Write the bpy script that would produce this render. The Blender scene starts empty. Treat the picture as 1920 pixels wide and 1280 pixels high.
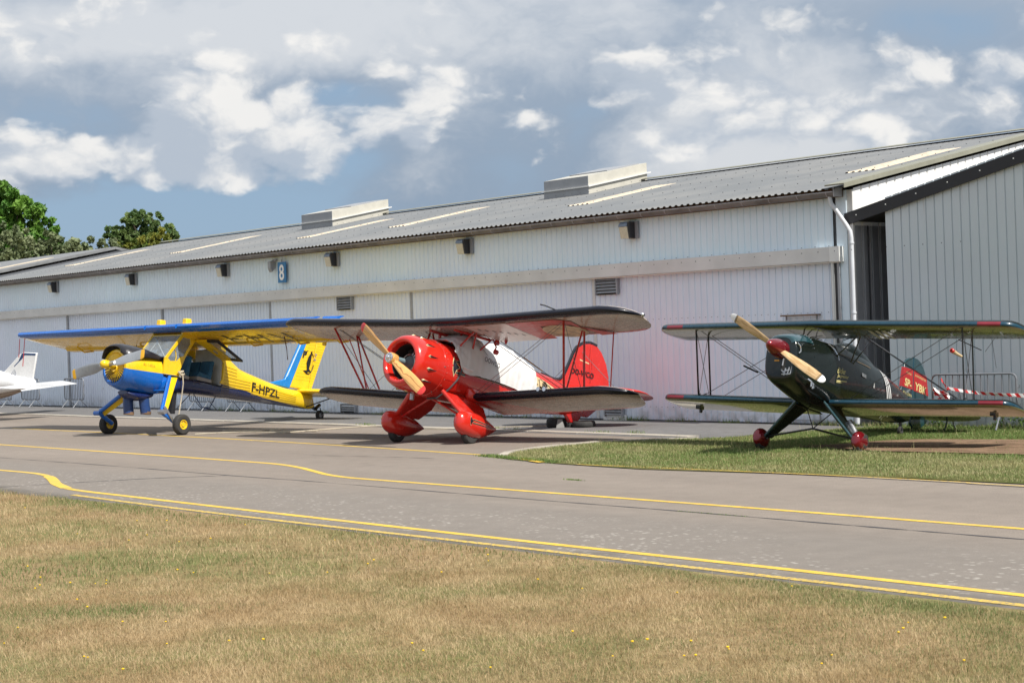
import bpy, math, random
import numpy as np
from mathutils import Vector, Matrix
random.seed(7); RNG = np.random.default_rng(7)
sc = bpy.context.scene
C = sc.collection
R = math.radians

# ------------------------------------------------------------ camera
CAM_H = 2.15
cd = bpy.data.cameras.new('camera'); cam = bpy.data.objects.new('camera', cd); C.objects.link(cam)
cd.sensor_width = 36.0; cd.lens = 36.0*3000/1920; cd.shift_y = -16/1920.0
cd.clip_start = 0.1; cd.clip_end = 3000
sc.cycles.caustics_reflective = False; sc.cycles.caustics_refractive = False
cam.matrix_world = Matrix.Translation((0, 0, CAM_H)) @ Matrix.Rotation(R(90), 4, 'X') @ Matrix.Rotation(-math.atan(.035), 4, 'Z')
sc.camera = cam
cd.dof.use_dof = True; cd.dof.focus_distance = 31; cd.dof.aperture_fstop = 8

# ------------------------------------------------------------ light
SUN = Vector((.575, -.635, 1.0)).normalized()
sd = bpy.data.lights.new('sun', 'SUN'); sd.energy = 5.0; sd.angle = R(.5); sd.color = (1, .955, .88)
so = bpy.data.objects.new('sun', sd); C.objects.link(so); so.rotation_euler = SUN.to_track_quat('Z', 'Y').to_euler()
sc.view_settings.view_transform = 'Standard'; sc.view_settings.look = 'None'
sc.view_settings.gamma = 1; sc.view_settings.use_curve_mapping = False; sc.view_settings.exposure = 0.22

# node helper ------------------------------------------------------------
class NT:
    def __init__(s, nt): s.nt = nt
    def n(s, typ, **kw):
        nd = s.nt.nodes.new(typ)
        for k, v in kw.items():
            if k.startswith('i_'):
                key = k[2:]; key = int(key) if key.isdigit() else key.replace('_', ' ')
                s.set(nd.inputs[key], v)
            else: setattr(nd, k, v)
        return nd
    def set(s, inp, v):
        if isinstance(v, bpy.types.NodeSocket): s.nt.links.new(v, inp)
        else:
            if hasattr(inp.default_value, '__len__') and not hasattr(v, '__len__'): v = (v,)*len(inp.default_value)
            if hasattr(v, '__len__') and len(v) == 3 and len(inp.default_value) == 4: v = tuple(v)+(1,)
            inp.default_value = v
    def m(s, op, a, b=None, c=None, clamp=False):
        nd = s.nt.nodes.new('ShaderNodeMath'); nd.operation = op; nd.use_clamp = clamp
        for i, v in enumerate((a, b, c)):
            if v is not None: s.set(nd.inputs[i], v)
        return nd.outputs[0]
    def vm(s, op, a, b=None):
        nd = s.nt.nodes.new('ShaderNodeVectorMath'); nd.operation = op; s.set(nd.inputs[0], a)
        if b is not None: s.set(nd.inputs['Scale'] if op == 'SCALE' else nd.inputs[1], b)
        return nd.outputs['Value'] if op in ('LENGTH', 'DOT_PRODUCT') else nd.outputs[0]
    def noise(s, vec, scale, detail=4, rough=.55, dist=0, col=False):
        nd = s.n('ShaderNodeTexNoise'); s.nt.links.new(vec, nd.inputs['Vector'])
        nd.inputs['Scale'].default_value = scale; nd.inputs['Detail'].default_value = detail
        nd.inputs['Roughness'].default_value = rough; nd.inputs['Distortion'].default_value = dist
        return nd.outputs['Color' if col else 'Fac']
    def ss(s, x, a, b, lo=0., hi=1.):
        nd = s.n('ShaderNodeMapRange', interpolation_type='SMOOTHSTEP'); s.set(nd.inputs[0], x)
        for i, v in enumerate((a, b, lo, hi)): s.set(nd.inputs[i+1], v)
        return nd.outputs[0]
    def mix(s, f, a, b, mode='MIX'):
        nd = s.n('ShaderNodeMix', data_type='RGBA', blend_type=mode)
        s.set(nd.inputs[0], f); s.set(nd.inputs[6], a); s.set(nd.inputs[7], b); return nd.outputs[2]
    def sep(s, v):
        nd = s.n('ShaderNodeSeparateXYZ'); s.set(nd.inputs[0], v); return nd.outputs
    def comb(s, x, y, z):
        nd = s.n('ShaderNodeCombineXYZ'); s.set(nd.inputs[0], x); s.set(nd.inputs[1], y); s.set(nd.inputs[2], z); return nd.outputs[0]

# ------------------------------------------------------------ sky with clouds
w = bpy.data.worlds.new('World'); sc.world = w; w.use_nodes = True
nt = w.node_tree; nt.nodes.clear(); N = NT(nt)
sky = N.n('ShaderNodeTexSky', sky_type='NISHITA', sun_disc=False)
sky.sun_elevation = math.asin(SUN.z); sky.sun_rotation = math.atan2(SUN.x, SUN.y)
sky.air_density = 1.0; sky.dust_density = 1.2; sky.ozone_density = 1.6
tc = N.n('ShaderNodeTexCoord').outputs['Generated']
d = N.vm('NORMALIZE', tc); dx, dy, dz = N.sep(d)
az = N.m('ARCTAN2', dx, dy); el = N.m('ARCSINE', dz)
P2 = N.comb(az, N.m('MULTIPLY', el, 1.55), 0.0)         # clouds flattened a little towards the horizon
D3 = N.comb(dx, dy, N.m('MULTIPLY', dz, 1.55))
warp = N.vm('SCALE', N.vm('SUBTRACT', N.noise(D3, 9, 5, .6, col=True), (.5, .5, .5)), .07)
Dw = N.vm('ADD', D3, warp)
PZ = N.vm('ADD', P2, N.vm('SCALE', N.vm('SUBTRACT', N.noise(D3, 14, 4, .62, col=True), (.5, .5, .5)), .06))
px_, py_, _ = N.sep(PZ)
def blob(x, y, rx, ry, amp=1.0, rot=0.0):
    # pixel-free: x = azimuth, y = elevation*1.55 (radians)
    c, s_ = math.cos(rot), math.sin(rot)
    ux = N.m('SUBTRACT', px_, x); uy = N.m('SUBTRACT', py_, y)
    a = N.m('ADD', N.m('MULTIPLY', ux, c/rx), N.m('MULTIPLY', uy, s_/rx))
    b = N.m('ADD', N.m('MULTIPLY', ux, -s_/ry), N.m('MULTIPLY', uy, c/ry))
    r2 = N.m('ADD', N.m('MULTIPLY', a, a), N.m('MULTIPLY', b, b))
    return N.m('MULTIPLY', N.m('EXPONENT', N.m('MULTIPLY', r2, -1.0)), amp)
def PX(x, y):
    u = (x-960)/3000.; v = (624-.035*(x-960)-y)/3000.
    return math.atan(u), math.atan(v*math.cos(math.atan(u)))*1.55
def blobs(L):
    acc = None
    for (x, y, rx, ry, amp, rot) in L:
        a, e = PX(x, y); b = blob(a, e, rx/3000., ry*1.55/3000., amp, rot)
        acc = b if acc is None else N.m('ADD', acc, b)
    return acc
veil_n = N.noise(Dw, 5.5, 4, .56)
veil_b = blobs([(900, 60, 700, 110, .30, 0), (300, 60, 330, 70, .22, 0), (1250, 190, 260, 120, .16, 0), (1550, 260, 330, 120, .22, 0),
                (400, 400, 230, 60, -.30, 0), (110, 420, 200, 60, -.25, 0), (60, 225, 200, 50, -.22, 0), (660, 320, 90, 50, -.16, 0), (160, 130, 260, 45, -.20, 0), (640, 165, 120, 35, -.16, 0), (1130, 240, 60, 60, -.14, 0), (1350, 100, 60, 50, -.12, 0), (970, 120, 60, 40, -.06, 0), (1740, 45, 220, 38, -.10, 0),
                (1330, 110, 110, 60, -.13, 0), (650, 180, 120, 40, -.1, 0), (1080, 215, 90, 50, -.08, 0)])
veil = N.ss(N.m('ADD', veil_n, veil_b), .20, .46)
cum_n = N.noise(Dw, 12, 7, .52)
cum_b = blobs([(330, 215, 80, 60, .23, 0), (420, 150, 55, 38, .20, .3), (190, 300, 190, 48, .27, .1), (330, 320, 150, 42, .16, 0), (1560, 205, 120, 60, .12, 0), (40, 290, 90, 32, .20, 0), (450, 262, 80, 40, .16, .2), (560, 240, 45, 50, .22, 0), (505, 330, 60, 28, .12, .3),
               (780, 225, 60, 18, .25, 0), (790, 262, 40, 32, .19, 0), (1450, 150, 60, 52, .25, .5), (1420, 220, 95, 42, .25, .3), (1330, 265, 110, 28, .18, .1),
               (1180, 115, 60, 42, .20, 0), (1290, 170, 60, 35, .18, 0), (1740, 110, 70, 40, .16, .3), (1640, 230, 110, 42, .17, 0), (1890, 130, 55, 45, .16, 0), (1840, 210, 90, 45, .15, 0), (820, 130, 90, 28, .16, 0), (900, 170, 70, 25, .14, 0), (640, 70, 200, 35, .10, 0), (1000, 235, 50, 20, .15, 0), (900, 270, 70, 26, .12, 0), (770, 355, 90, 35, .13, 0),
               (300, 410, 300, 55, -.15, 0), (150, 175, 190, 40, -.14, 0), (1060, 330, 200, 40, -.08, 0)])
vb = N.n('ShaderNodeTexVoronoi', feature='F1'); vb.inputs['Scale'].default_value = 36; nt.links.new(Dw, vb.inputs['Vector'])
vb2 = N.n('ShaderNodeTexVoronoi', feature='F1'); vb2.inputs['Scale'].default_value = 80; nt.links.new(Dw, vb2.inputs['Vector'])
bill = N.m('ADD', N.m('MULTIPLY', N.m('SUBTRACT', .45, vb.outputs['Distance']), .17), N.m('MULTIPLY', N.m('SUBTRACT', .45, vb2.outputs['Distance']), .06))
dens = N.m('ADD', N.m('ADD', cum_n, cum_b), bill)
cum = N.ss(dens, .50, .66)
# self-shading: thicker towards the sun (up and to the right) means this side is in shade
Dsh = N.vm('ADD', Dw, (.010, -.002, .020))
lit = N.ss(N.m('ADD', N.m('SUBTRACT', cum_n, N.noise(Dsh, 12, 7, .52)), N.m('MULTIPLY', bill, .9)), -.09, .13)
vtone = N.m('ADD', N.noise(Dw, 5.5, 6, .60), N.m('MULTIPLY', N.m('SUBTRACT', veil_b, .06), .55))
vcol = N.mix(N.ss(vtone, .38, .66), (2.35, 3.05, 4.0), (6.1, 6.25, 6.45))
vcol = N.mix(N.ss(dz, .0, .6), vcol, (6.0, 6.5, 7.2))
ccol = N.mix(lit, (4.3, 4.85, 5.6), (8.3, 8.15, 7.9))
bluebase = N.mix(.85, sky.outputs[0], (2.5, 3.65, 5.1))
col = N.mix(N.m('MULTIPLY', veil, .93), bluebase, vcol)
col = N.mix(N.m('MULTIPLY', cum, .88), col, ccol)
below = N.ss(dz, -.03, 0.0)
col = N.mix(below, (1.9, 1.9, 1.7), col)
bg = N.n('ShaderNodeBackground'); N.set(bg.inputs[0], col); bg.inputs[1].default_value = .098
nt.links.new(bg.outputs[0], N.n('ShaderNodeOutputWorld').inputs[0])

# ------------------------------------------------------------ materials
MATS = {}
def mat(name, color=(.5, .5, .5), rough=.5, metal=0., coat=0., var=.12, vscale=3., bump=0., bscale=40., dirt=0., alpha=1., fn=None, spec=.5, trans=0.):
    if name in MATS: return MATS[name]
    m = bpy.data.materials.new(name); m.use_nodes = True; nt = m.node_tree; N = NT(nt)
    b = nt.nodes['Principled BSDF']; tc = N.n('ShaderNodeTexCoord').outputs['Object']
    n1 = N.noise(tc, vscale, 5, .6)
    base = color
    if fn: base = fn(N, tc)
    k = N.ss(n1, .3, .7, 1-var, 1+var)
    colr = N.mix(1.0, base, N.comb(k, k, k), 'MULTIPLY')
    if dirt: colr = N.mix(N.ss(N.noise(tc, vscale*2.7, 6, .65), .5, .78, 0, dirt), colr, (.10, .085, .065))
    N.set(b.inputs['Base Color'], colr)
    N.set(b.inputs['Roughness'], N.ss(N.noise(tc, vscale*4, 4), .3, .7, max(rough-.06, .02), min(rough+.08, 1)))
    b.inputs['Metallic'].default_value = metal; b.inputs['Coat Weight'].default_value = coat; b.inputs['Coat Roughness'].default_value = .06
    b.inputs['Specular IOR Level'].default_value = spec; b.inputs['Alpha'].default_value = alpha
    b.inputs['Transmission Weight'].default_value = trans
    if bump:
        bn = N.n('ShaderNodeBump'); bn.inputs['Strength'].default_value = bump; bn.inputs['Distance'].default_value = .02
        N.set(bn.inputs['Height'], N.noise(tc, bscale, 4)); nt.links.new(bn.outputs[0], b.inputs['Normal'])
    MATS[name] = m; return m

def glassmat(name, tint=(.8, .85, .88), a=.3):
    m = bpy.data.materials.new(name); m.use_nodes = True; nt = m.node_tree; N = NT(nt)
    b = nt.nodes['Principled BSDF']; out = nt.nodes['Material Output']
    b.inputs['Base Color'].default_value = (*tint, 1); b.inputs['Roughness'].default_value = .05; b.inputs['Specular IOR Level'].default_value = .8
    tr = N.n('ShaderNodeBsdfTransparent'); ms = N.n('ShaderNodeMixShader'); tr.inputs[0].default_value = (.86, .88, .88, 1)
    tc = N.n('ShaderNodeTexCoord').outputs['Object']
    f = N.ss(N.noise(tc, 3, 3, .5), .35, .75, a*.75, a*1.15)
    N.set(ms.inputs[0], f); nt.links.new(tr.outputs[0], ms.inputs[1]); nt.links.new(b.outputs[0], ms.inputs[2])
    nt.links.new(ms.outputs[0], out.inputs[0]); return m

# ------------------------------------------------------------ mesh builder
class MB:
    def __init__(s): s.v = []; s.f = []; s.mi = []
    def add(s, vs, fs, mi=0):
        o = len(s.v); s.v += [tuple(map(float, v)) for v in vs]
        for f in fs: s.f.append(tuple(o+i for i in f)); s.mi.append(mi)
        return s
    def box(s, c, d, rot=None, mi=0):
        vs = [Vector((x*d[0]/2, y*d[1]/2, z*d[2]/2)) for x in (-1, 1) for y in (-1, 1) for z in (-1, 1)]
        if rot is not None: vs = [rot @ v for v in vs]
        vs = [v+Vector(c) for v in vs]
        return s.add(vs, [(0, 1, 3, 2), (4, 6, 7, 5), (0, 4, 5, 1), (2, 3, 7, 6), (0, 2, 6, 4), (1, 5, 7, 3)], mi)
    def tube(s, pts, r, seg=8, r2=None, flat=1.0, axis=None, mi=0):
        # polyline tube; flat<1 squashes it to a streamlined section whose long side follows `axis`
        pts = [Vector(p) for p in pts]; rings = []
        n = len(pts)
        for i, p in enumerate(pts):
            t = (pts[min(i+1, n-1)]-pts[max(i-1, 0)]).normalized()
            a = Vector(axis) if axis is not None else (Vector((0, 0, 1)) if abs(t.z) < .9 else Vector((1, 0, 0)))
            a = (a-t*a.dot(t)).normalized(); b = t.cross(a)
            rr = r if r2 is None else r+(r2-r)*i/(n-1)
            rings.append([p+a*math.cos(k*2*math.pi/seg)*rr+b*math.sin(k*2*math.pi/seg)*rr*flat for k in range(seg)])
        return s.loft(rings, mi=mi)
    def loft(s, rings, cap=True, mi=0, mfn=None, closed=True):
        o = len(s.v); n = len(rings[0])
        for r in rings: s.v += [tuple(map(float, p)) for p in r]
        for i in range(len(rings)-1):
            for k in range(n if closed else n-1):
                a = o+i*n+k; b = o+i*n+(k+1) % n
                s.f.append((a, b, b+n, a+n)); s.mi.append(mfn(i, k) if mfn else mi)
        if cap and closed:
            s.f.append(tuple(o+k for k in reversed(range(n)))); s.mi.append(mfn(0, 0) if mfn else mi)
            q = o+(len(rings)-1)*n; s.f.append(tuple(q+k for k in range(n))); s.mi.append(mfn(len(rings)-2, 0) if mfn else mi)
        return s
    def lathe(s, prof, c=(0, 0, 0), axis='x', seg=24, mi=0, cap=False):
        rings = []
        for (a, r) in prof:
            ring = []
            for k in range(seg):
                t = 2*math.pi*k/seg; u, v = math.cos(t)*r, math.sin(t)*r
                ring.append({'x': (c[0]+a, c[1]+u, c[2]+v), 'y': (c[0]+v, c[1]+a, c[2]+u), 'z': (c[0]+u, c[1]+v, c[2]+a)}[axis])
            rings.append(ring)
        return s.loft(rings, cap=cap, mi=mi)
    def plate(s, poly, th, nrm, mi=0):
        n = Vector(nrm).normalized()*th/2; k = len(poly); P = [Vector(p) for p in poly]
        vs = [p+n for p in P]+[p-n for p in P]
        fs = [tuple(range(k)), tuple(reversed(range(k, 2*k)))]+[(i, i+k, (i+1) % k+k, (i+1) % k) for i in range(k)]
        return s.add(vs, fs, mi)
    def build(s, name, m, parent=None, smooth=True, angle=40, label=None, kind=None, bevel=0):
        me = bpy.data.meshes.new(name); me.from_pydata(s.v, [], s.f)
        for x in (m if isinstance(m, (list, tuple)) else [m]): me.materials.append(x)
        if any(s.mi): me.polygons.foreach_set('material_index', s.mi)
        me.update()
        o = bpy.data.objects.new(name, me); C.objects.link(o)
        if parent: o.parent = parent
        if smooth:
            me.polygons.foreach_set('use_smooth', [True]*len(me.polygons))
            me.set_sharp_from_angle(angle=R(angle))
        if label: o['label'] = label
        if kind: o['kind'] = kind
        if bevel:
            bv = o.modifiers.new('b', 'BEVEL'); bv.width = bevel; bv.segments = 2; bv.limit_method = 'ANGLE'
        return o

def empty(name, loc, rot=(0, 0, 0), label=None, cat=None, group=None):
    o = bpy.data.objects.new(name, None); C.objects.link(o); o.location = loc; o.rotation_euler = rot
    if label: o['label'] = label
    if cat: o['category'] = cat
    if group: o['group'] = group
    o.empty_display_size = .3
    return o
def tag(o, label, cat, group=None):
    o['label'] = label; o['category'] = cat
    if group: o['group'] = group
    return o
def copy_tree(o, parent=None):
    c = o.copy(); C.objects.link(c)
    if parent: c.parent = parent
    for ch in [x for x in bpy.data.objects if x.parent == o]: copy_tree(ch, c)
    return c
def text_mesh(txt, size=1.0, shear=0., bold=0.):
    cu = bpy.data.curves.new('t', 'FONT'); cu.body = txt; cu.size = size; cu.shear = shear; cu.offset = bold
    cu.resolution_u = 3
    o = bpy.data.objects.new('t', cu); C.objects.link(o)
    bpy.context.view_layer.update()
    me = bpy.data.meshes.new_from_object(o.evaluated_get(bpy.context.evaluated_depsgraph_get()))
    vs = [tuple(v.co) for v in me.vertices]; fs = [tuple(p.vertices) for p in me.polygons]
    bpy.data.objects.remove(o); bpy.data.curves.remove(cu); bpy.data.meshes.remove(me)
    xs = [v[0] for v in vs]; ys = [v[1] for v in vs]; x0, x1, y0, y1 = min(xs), max(xs), min(ys), max(ys)
    return [((v[0]-x0)/(x1-x0), (v[1]-y0)/(y1-y0)) for v in vs], fs, (x1-x0)/(y1-y0)
def lettering(txt, fn, m, parent, name='lettering', shear=0., bold=0.):
    """fn maps (u,v) in the unit box of the text to a 3-D point"""
    vs, fs, _ = text_mesh(txt, shear=shear, bold=bold)
    b = MB(); b.add([fn(u, v) for u, v in vs], fs)
    return b.build(name, m, parent, smooth=False)

def catmull(rows, sub):
    rows = [np.array(r, float) for r in rows]; out = []
    for i in range(len(rows)-1):
        p0 = rows[max(i-1, 0)]; p1 = rows[i]; p2 = rows[i+1]; p3 = rows[min(i+2, len(rows)-1)]
        for k in range(sub):
            t = k/sub
            out.append(.5*((2*p1)+(-p0+p2)*t+(2*p0-5*p1+4*p2-p3)*t*t+(-p0+3*p1-3*p2+p3)*t**3))
    out.append(rows[-1]); return out
class Body:
    """lofted body along x: rows (x, halfwidth, ztop, zbottom, exponent)"""
    def __init__(s, rows, sub=4, seg=36): s.rows = catmull(rows, sub); s.seg = seg
    def ring(s, r):
        x, hw, zt, zb, n = r; zc = (zt+zb)/2; hh = (zt-zb)/2; out = []
        for k in range(s.seg):
            t = 2*math.pi*k/s.seg; c, q = math.cos(t), math.sin(t)
            out.append((x, math.copysign(abs(c)**(2/n), c)*hw, zc+math.copysign(abs(q)**(2/n), q)*hh))
        return out
    def mesh(s, mb=None, x0=None, x1=None, mi=0, cap=True):
        mb = mb or MB(); mb.loft([s.ring(r) for r in s.rows if (x0 is None or r[0] <= x0+1e-6) and (x1 is None or r[0] >= x1-1e-6)], cap=cap, mi=mi); return mb
    def at(s, x):
        R_ = s.rows
        for a, b in zip(R_[:-1], R_[1:]):
            if min(a[0], b[0])-1e-6 <= x <= max(a[0], b[0])+1e-6:
                t = (x-a[0])/(b[0]-a[0]+1e-12); return a+(b-a)*t
        return R_[0] if abs(x-R_[0][0]) < abs(x-R_[-1][0]) else R_[-1]
    def hw(s, x, z):
        _, hw, zt, zb, n = s.at(x); zc = (zt+zb)/2; hh = (zt-zb)/2
        q = min(abs((z-zc)/hh), .999); return hw*(1-q**n)**(1/n)
    def p(s, x, z, side=1, off=.005): return (x, side*(s.hw(x, z)+off), z)
    def ribbon(s, zfn, x0, x1, wd, side=1, off=.006, n=24, mb=None, mi=0):
        mb = mb or MB(); vs = []; fs = []
        for i in range(n+1):
            x = x0+(x1-x0)*i/n; z = zfn(x); wv = wd(i/n) if callable(wd) else wd
            for j in range(3): vs.append(s.p(x, z+wv*(j/2-.5), side, off))
        for i in range(n):
            for j in range(2): a = i*3+j; fs.append((a, a+1, a+4, a+3))
        return mb.add(vs, fs, mi)

AIR = [(1, .0), (.8, .32), (.6, .62), (.4, .88), (.25, .98), (.12, .86), (.05, .62), (.018, .38), (.004, .16), (0, 0), (.004, -.14), (.018, -.26), (.05, -.36), (.12, -.42), (.25, -.42), (.4, -.38), (.6, -.28), (.8, -.15)]
def wing(stations, mfn=None, mb=None, cap=True):
    """stations: (y, xLE, zLE, xTE, zTE, thickness)"""
    rings = []
    for (y, xl, zl, xt, zt, th) in stations:
        rings.append([(xl+(xt-xl)*u, y, zl+(zt-zl)*u+v*th) for u, v in AIR])
    mb = mb or MB(); mb.loft(rings, mfn=mfn, cap=cap); return mb
def wire(mb, a, b, r=.006, seg=4): return mb.tube([a, b], r, seg)

def scale_pose(name, X, Y, a, pitch, roll, label, cat):
    """Empty at the main wheels, local x = nose, y = left wing, z = up"""
    f = Vector((-math.sin(a), -math.cos(a), 0)); l = Vector((math.cos(a), -math.sin(a), 0))
    B = Matrix((f, l, (0, 0, 1))).transposed()
    # pitch nose up, then roll first
    Pm = Matrix(((math.cos(pitch), 0, -math.sin(pitch)), (0, 1, 0), (math.sin(pitch), 0, math.cos(pitch))))
    Rm = Matrix(((1, 0, 0), (0, math.cos(roll), -math.sin(roll)), (0, math.sin(roll), math.cos(roll))))
    M = B @ Pm @ Rm
    o = empty(name, (X, Y, 0), label=label, cat=cat); o.rotation_euler = M.to_euler(); return o
def AD(a, d, z=0): return (a*.6653+d*.7466, -a*.7466+d*.6653, z)

# ============================================================ GROUND
def sheet(name, pts, z, m, kind='structure', th=None):
    b = MB()
    if th: b.plate([(x, y, z-th/2) for x, y in pts], th, (0, 0, 1))
    else: b.add([(x, y, z) for x, y in pts], [tuple(range(len(pts)))])
    o = b.build(name, m, smooth=False); o['kind'] = kind; return o
def tarmac(N, tc, base, spots):
    x, y, z = N.sep(tc)
    # along/across the taxiway
    d_ = N.m('ADD', N.m('MULTIPLY', x, .7466), N.m('MULTIPLY', y, .6653)); a_ = N.m('SUBTRACT', N.m('MULTIPLY', x, .6653), N.m('MULTIPLY', y, .7466))
    grain = N.noise(tc, 55, 3, .7); big = N.noise(N.comb(N.m('MULTIPLY', a_, .25), d_, 0.), .55, 6, .6)
    fine = N.noise(tc, 7, 5, .65)
    c = N.mix(N.ss(big, .3, .7), tuple(v*.88 for v in base), tuple(v*1.12 for v in base))
    c = N.mix(N.ss(grain, .3, .72, 0, .7), tuple(v*.62 for v in base), c) if False else N.mix(N.ss(grain, .28, .7), N.mix(.6, c, (.05, .045, .04), 'MULTIPLY') if False else tuple(v*.72 for v in base), c)
    c = N.mix(N.ss(fine, .35, .8, 0, .35), c, tuple(v*.7 for v in base))
    # oily drips and slab-wide stains
    c = N.mix(N.ss(N.noise(tc, .9, 6, .68), .60, .74, 0, .38), c, tuple(v*.55 for v in base))
    # repair streaks running along
    st = N.noise(N.comb(N.m('MULTIPLY', a_, .12), N.m('MULTIPLY', d_, 2.2), 3.), 1.0, 4, .6)
    c = N.mix(N.ss(st, .58, .75, 0, .30), c, tuple(v*1.18 for v in base))
    if spots:
        c = N.mix(N.ss(d_, 14.2, 12.6, 0, .55), c, (.185, .168, .150))
        c = N.mix(N.m('MULTIPLY', N.ss(grain, .62, .75), .5), c, (.42, .38, .33))
        # pale chipped aggregate on the near lane
        v = N.n('ShaderNodeTexVoronoi', feature='F1'); N.set(v.inputs['Vector'], N.comb(N.m('MULTIPLY', a_, 6.0), N.m('MULTIPLY', d_, 8.0), 0.)); v.inputs['Scale'].default_value = 1.6
        v.inputs['Randomness'].default_value = 1
        m1 = N.ss(v.outputs['Distance'], .36, .14); m2 = N.ss(N.noise(tc, .5, 5, .6), .36, .56)
        m4 = N.ss(N.sep(v.outputs['Color'])[0], .25, .45)
        band = N.m('MULTIPLY', N.ss(d_, 13.6, 12.0), N.ss(d_, 10.0, 11.0)); 
        c = N.mix(N.m('MULTIPLY', N.m('MULTIPLY', m1, m2), N.m('MULTIPLY', N.m('MULTIPLY', band, .55), m4)), c, (.50, .47, .42))
        # darker, mossy shoulder next to the grass
        c = N.mix(N.m('MULTIPLY', N.ss(N.m('ADD', d_, N.noise(tc, 1.6, 5)), 11.5, 10.9), N.ss(fine, .25, .55, .35, .75)), c, (.085, .078, .062))
    return c
M_TAN = mat('tan_asphalt', rough=.88, var=.05, fn=lambda N, tc: tarmac(N, tc, (.268, .226, .190), True), bump=.35, bscale=70, spec=.3)
M_DARK = mat('grey_asphalt', rough=.9, var=.08, fn=lambda N, tc: tarmac(N, tc, (.185, .178, .175), False), bump=.4, bscale=60, spec=.3)
def soilfn(N, tc):
    c = N.mix(N.ss(N.noise(tc, .35, 5, .6), .38, .62), (.33, .235, .125), (.19, .19, .07))
    return N.mix(N.ss(N.noise(tc, 14, 4, .7), .3, .7), N.mix(.5, c, (.07, .05, .03)), c)
M_THATCH = mat('thatch_ground', rough=1, fn=soilfn, bump=.8, bscale=30, spec=.1)
M_SOIL = mat('bare_soil', (.205, .135, .088), rough=1, var=.25, vscale=2.5, bump=.9, bscale=22, spec=.1)
M_YEL = mat('yellow_line_paint', rough=.75, var=.1, fn=lambda N, tc: N.mix(N.ss(N.noise(tc, 24, 6, .72), .50, .68, 0, .75), N.mix(N.ss(N.noise(tc, 2.2, 4), .4, .7), (.70, .45, .045), (.62, .42, .08)), (.235, .197, .150)))
M_YEL2 = mat('worn_yellow_line_paint', rough=.8, var=.1, fn=lambda N, tc: N.mix(N.ss(N.noise(tc, 22, 6, .72), .44, .62, 0, .85), (.60, .41, .07), (.21, .18, .14)))
M_CONC = mat('concrete_edging', (.40, .36, .30), rough=.9, var=.2, vscale=1.5, bump=.3)
M_CRACK = mat('crack_sealant', (.045, .043, .048), rough=.7)

S = 900
sheet('ground', [(-S, -S), (S, -S), (S, S), (-S, S)], -.02, M_THATCH)
def adp(L): return [AD(a, d)[:2] for a, d in L]
taxi = sheet('taxiway', adp([(-200, 10.2), (70, 10.2), (70, 18.3), (-10.9, 18.32), (-12.63, 18.29), (-14.69, 18.02), (-16.97, 17.64), (-18.87, 17.76), (-20.3, 17.99), (-21.06, 18.23), (-21.61, 18.96), (-21.8, 19.65), (-21.95, 20.67), (-21.84, 21.7), (-20.6, 23.1), (-30, 23.3), (-200, 23.4)]), 0, M_TAN)
apron = sheet('apron', adp([(-200, 23.3), (-30, 23.2), (-20.3, 22.9), (-20.1, 23.4), (-19.85, 24.8), (-19.5, 26.2), (-19.1, 27.15), (-200, 27.15)]), .004, M_DARK)
M_GBASE = mat('grass_floor', rough=1, fn=lambda N, tc: N.mix(N.ss(N.noise(tc, .8, 5, .6), .35, .65), (.085, .10, .030), (.14, .125, .05)), bump=.8, bscale=30, spec=.1)
verge = sheet('grass_verge', adp([(70, 18.3), (-10.9, 18.32), (-12.63, 18.29), (-14.69, 18.02), (-16.97, 17.64), (-18.87, 17.76), (-20.3, 17.99), (-21.06, 18.23), (-21.61, 18.96), (-21.8, 19.65), (-21.95, 20.67), (-21.84, 21.7), (-20.6, 22.85), (-20.1, 23.4), (-19.85, 24.8), (-19.5, 26.2), (-19.1, 27.2), (-6.7, 28.5), (70, 28.5)]), .012, M_GBASE)
nearg = sheet('near_verge', adp([(-200, -60), (90, -60), (90, 10.45), (-8, 10.47), (-14, 10.42), (-17, 10.48), (-19.8, 10.52), (-23.2, 10.25), (-30, 10.2), (-200, 10.2)]), .008, M_THATCH)

def stroke(name, L, wd, z, m, jit=0., dash=None):
    """a painted line: smooth polyline in (along, across) coordinates"""
    rows = catmull(L, 8) if len(L) > 2 else [np.array(p, float) for p in L]
    b = MB(); vs = []; fs = []; rn = random.Random(name+str(L[0]))
    for i, p in enumerate(rows):
        q = rows[min(i+1, len(rows)-1)]-rows[max(i-1, 0)]; t = q/np.linalg.norm(q); n = np.array([-t[1], t[0]])
        hw = wd/2*(1+rn.uniform(-jit, jit))
        vs += [AD(*(p+n*hw), z), AD(*(p-n*hw), z)]
    for i in range(len(rows)-1):
        a = 2*i; fs.append((a, a+1, a+3, a+2))
    b.add(vs, fs); return b.build(name, m, taxi, smooth=False)
stroke('line_marking', [(-90, 15.6), (-70, 15.6), (-50, 15.6), (-35.16, 15.6), (-29.2, 15.6), (-25, 15.55), (-23.68, 15.5), (-22.7, 15.28), (-21.88, 15.0), (-21.05, 14.70), (-20.32, 14.55), (-19.5, 14.52), (-16.44, 14.53), (-11.96, 14.53), (-8.65, 14.5), (-5, 14.5), (0, 14.5), (6, 14.5), (14, 14.5), (30, 14.5)], .115, .004, M_YEL)
stroke('line_marking', [(-70, 12.25), (-55, 12.25), (-45, 12.25), (-38, 12.25), (-33, 12.25), (-30, 12.25), (-28.5, 12.25), (-27.65, 12.25), (-26.77, 12.27), (-26.01, 12.22), (-25.08, 11.97), (-23.9, 11.49), (-23.03, 11.22), (-22.22, 11.13), (-20.96, 11.11), (-17.41, 11.05), (-12.44, 11.02), (-9.13, 11.05), (-6.6, 11.05), (-4, 11.05), (0, 11.05), (5, 11.05), (12, 11.05), (30, 11.05)], .115, .004, M_YEL)
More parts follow.
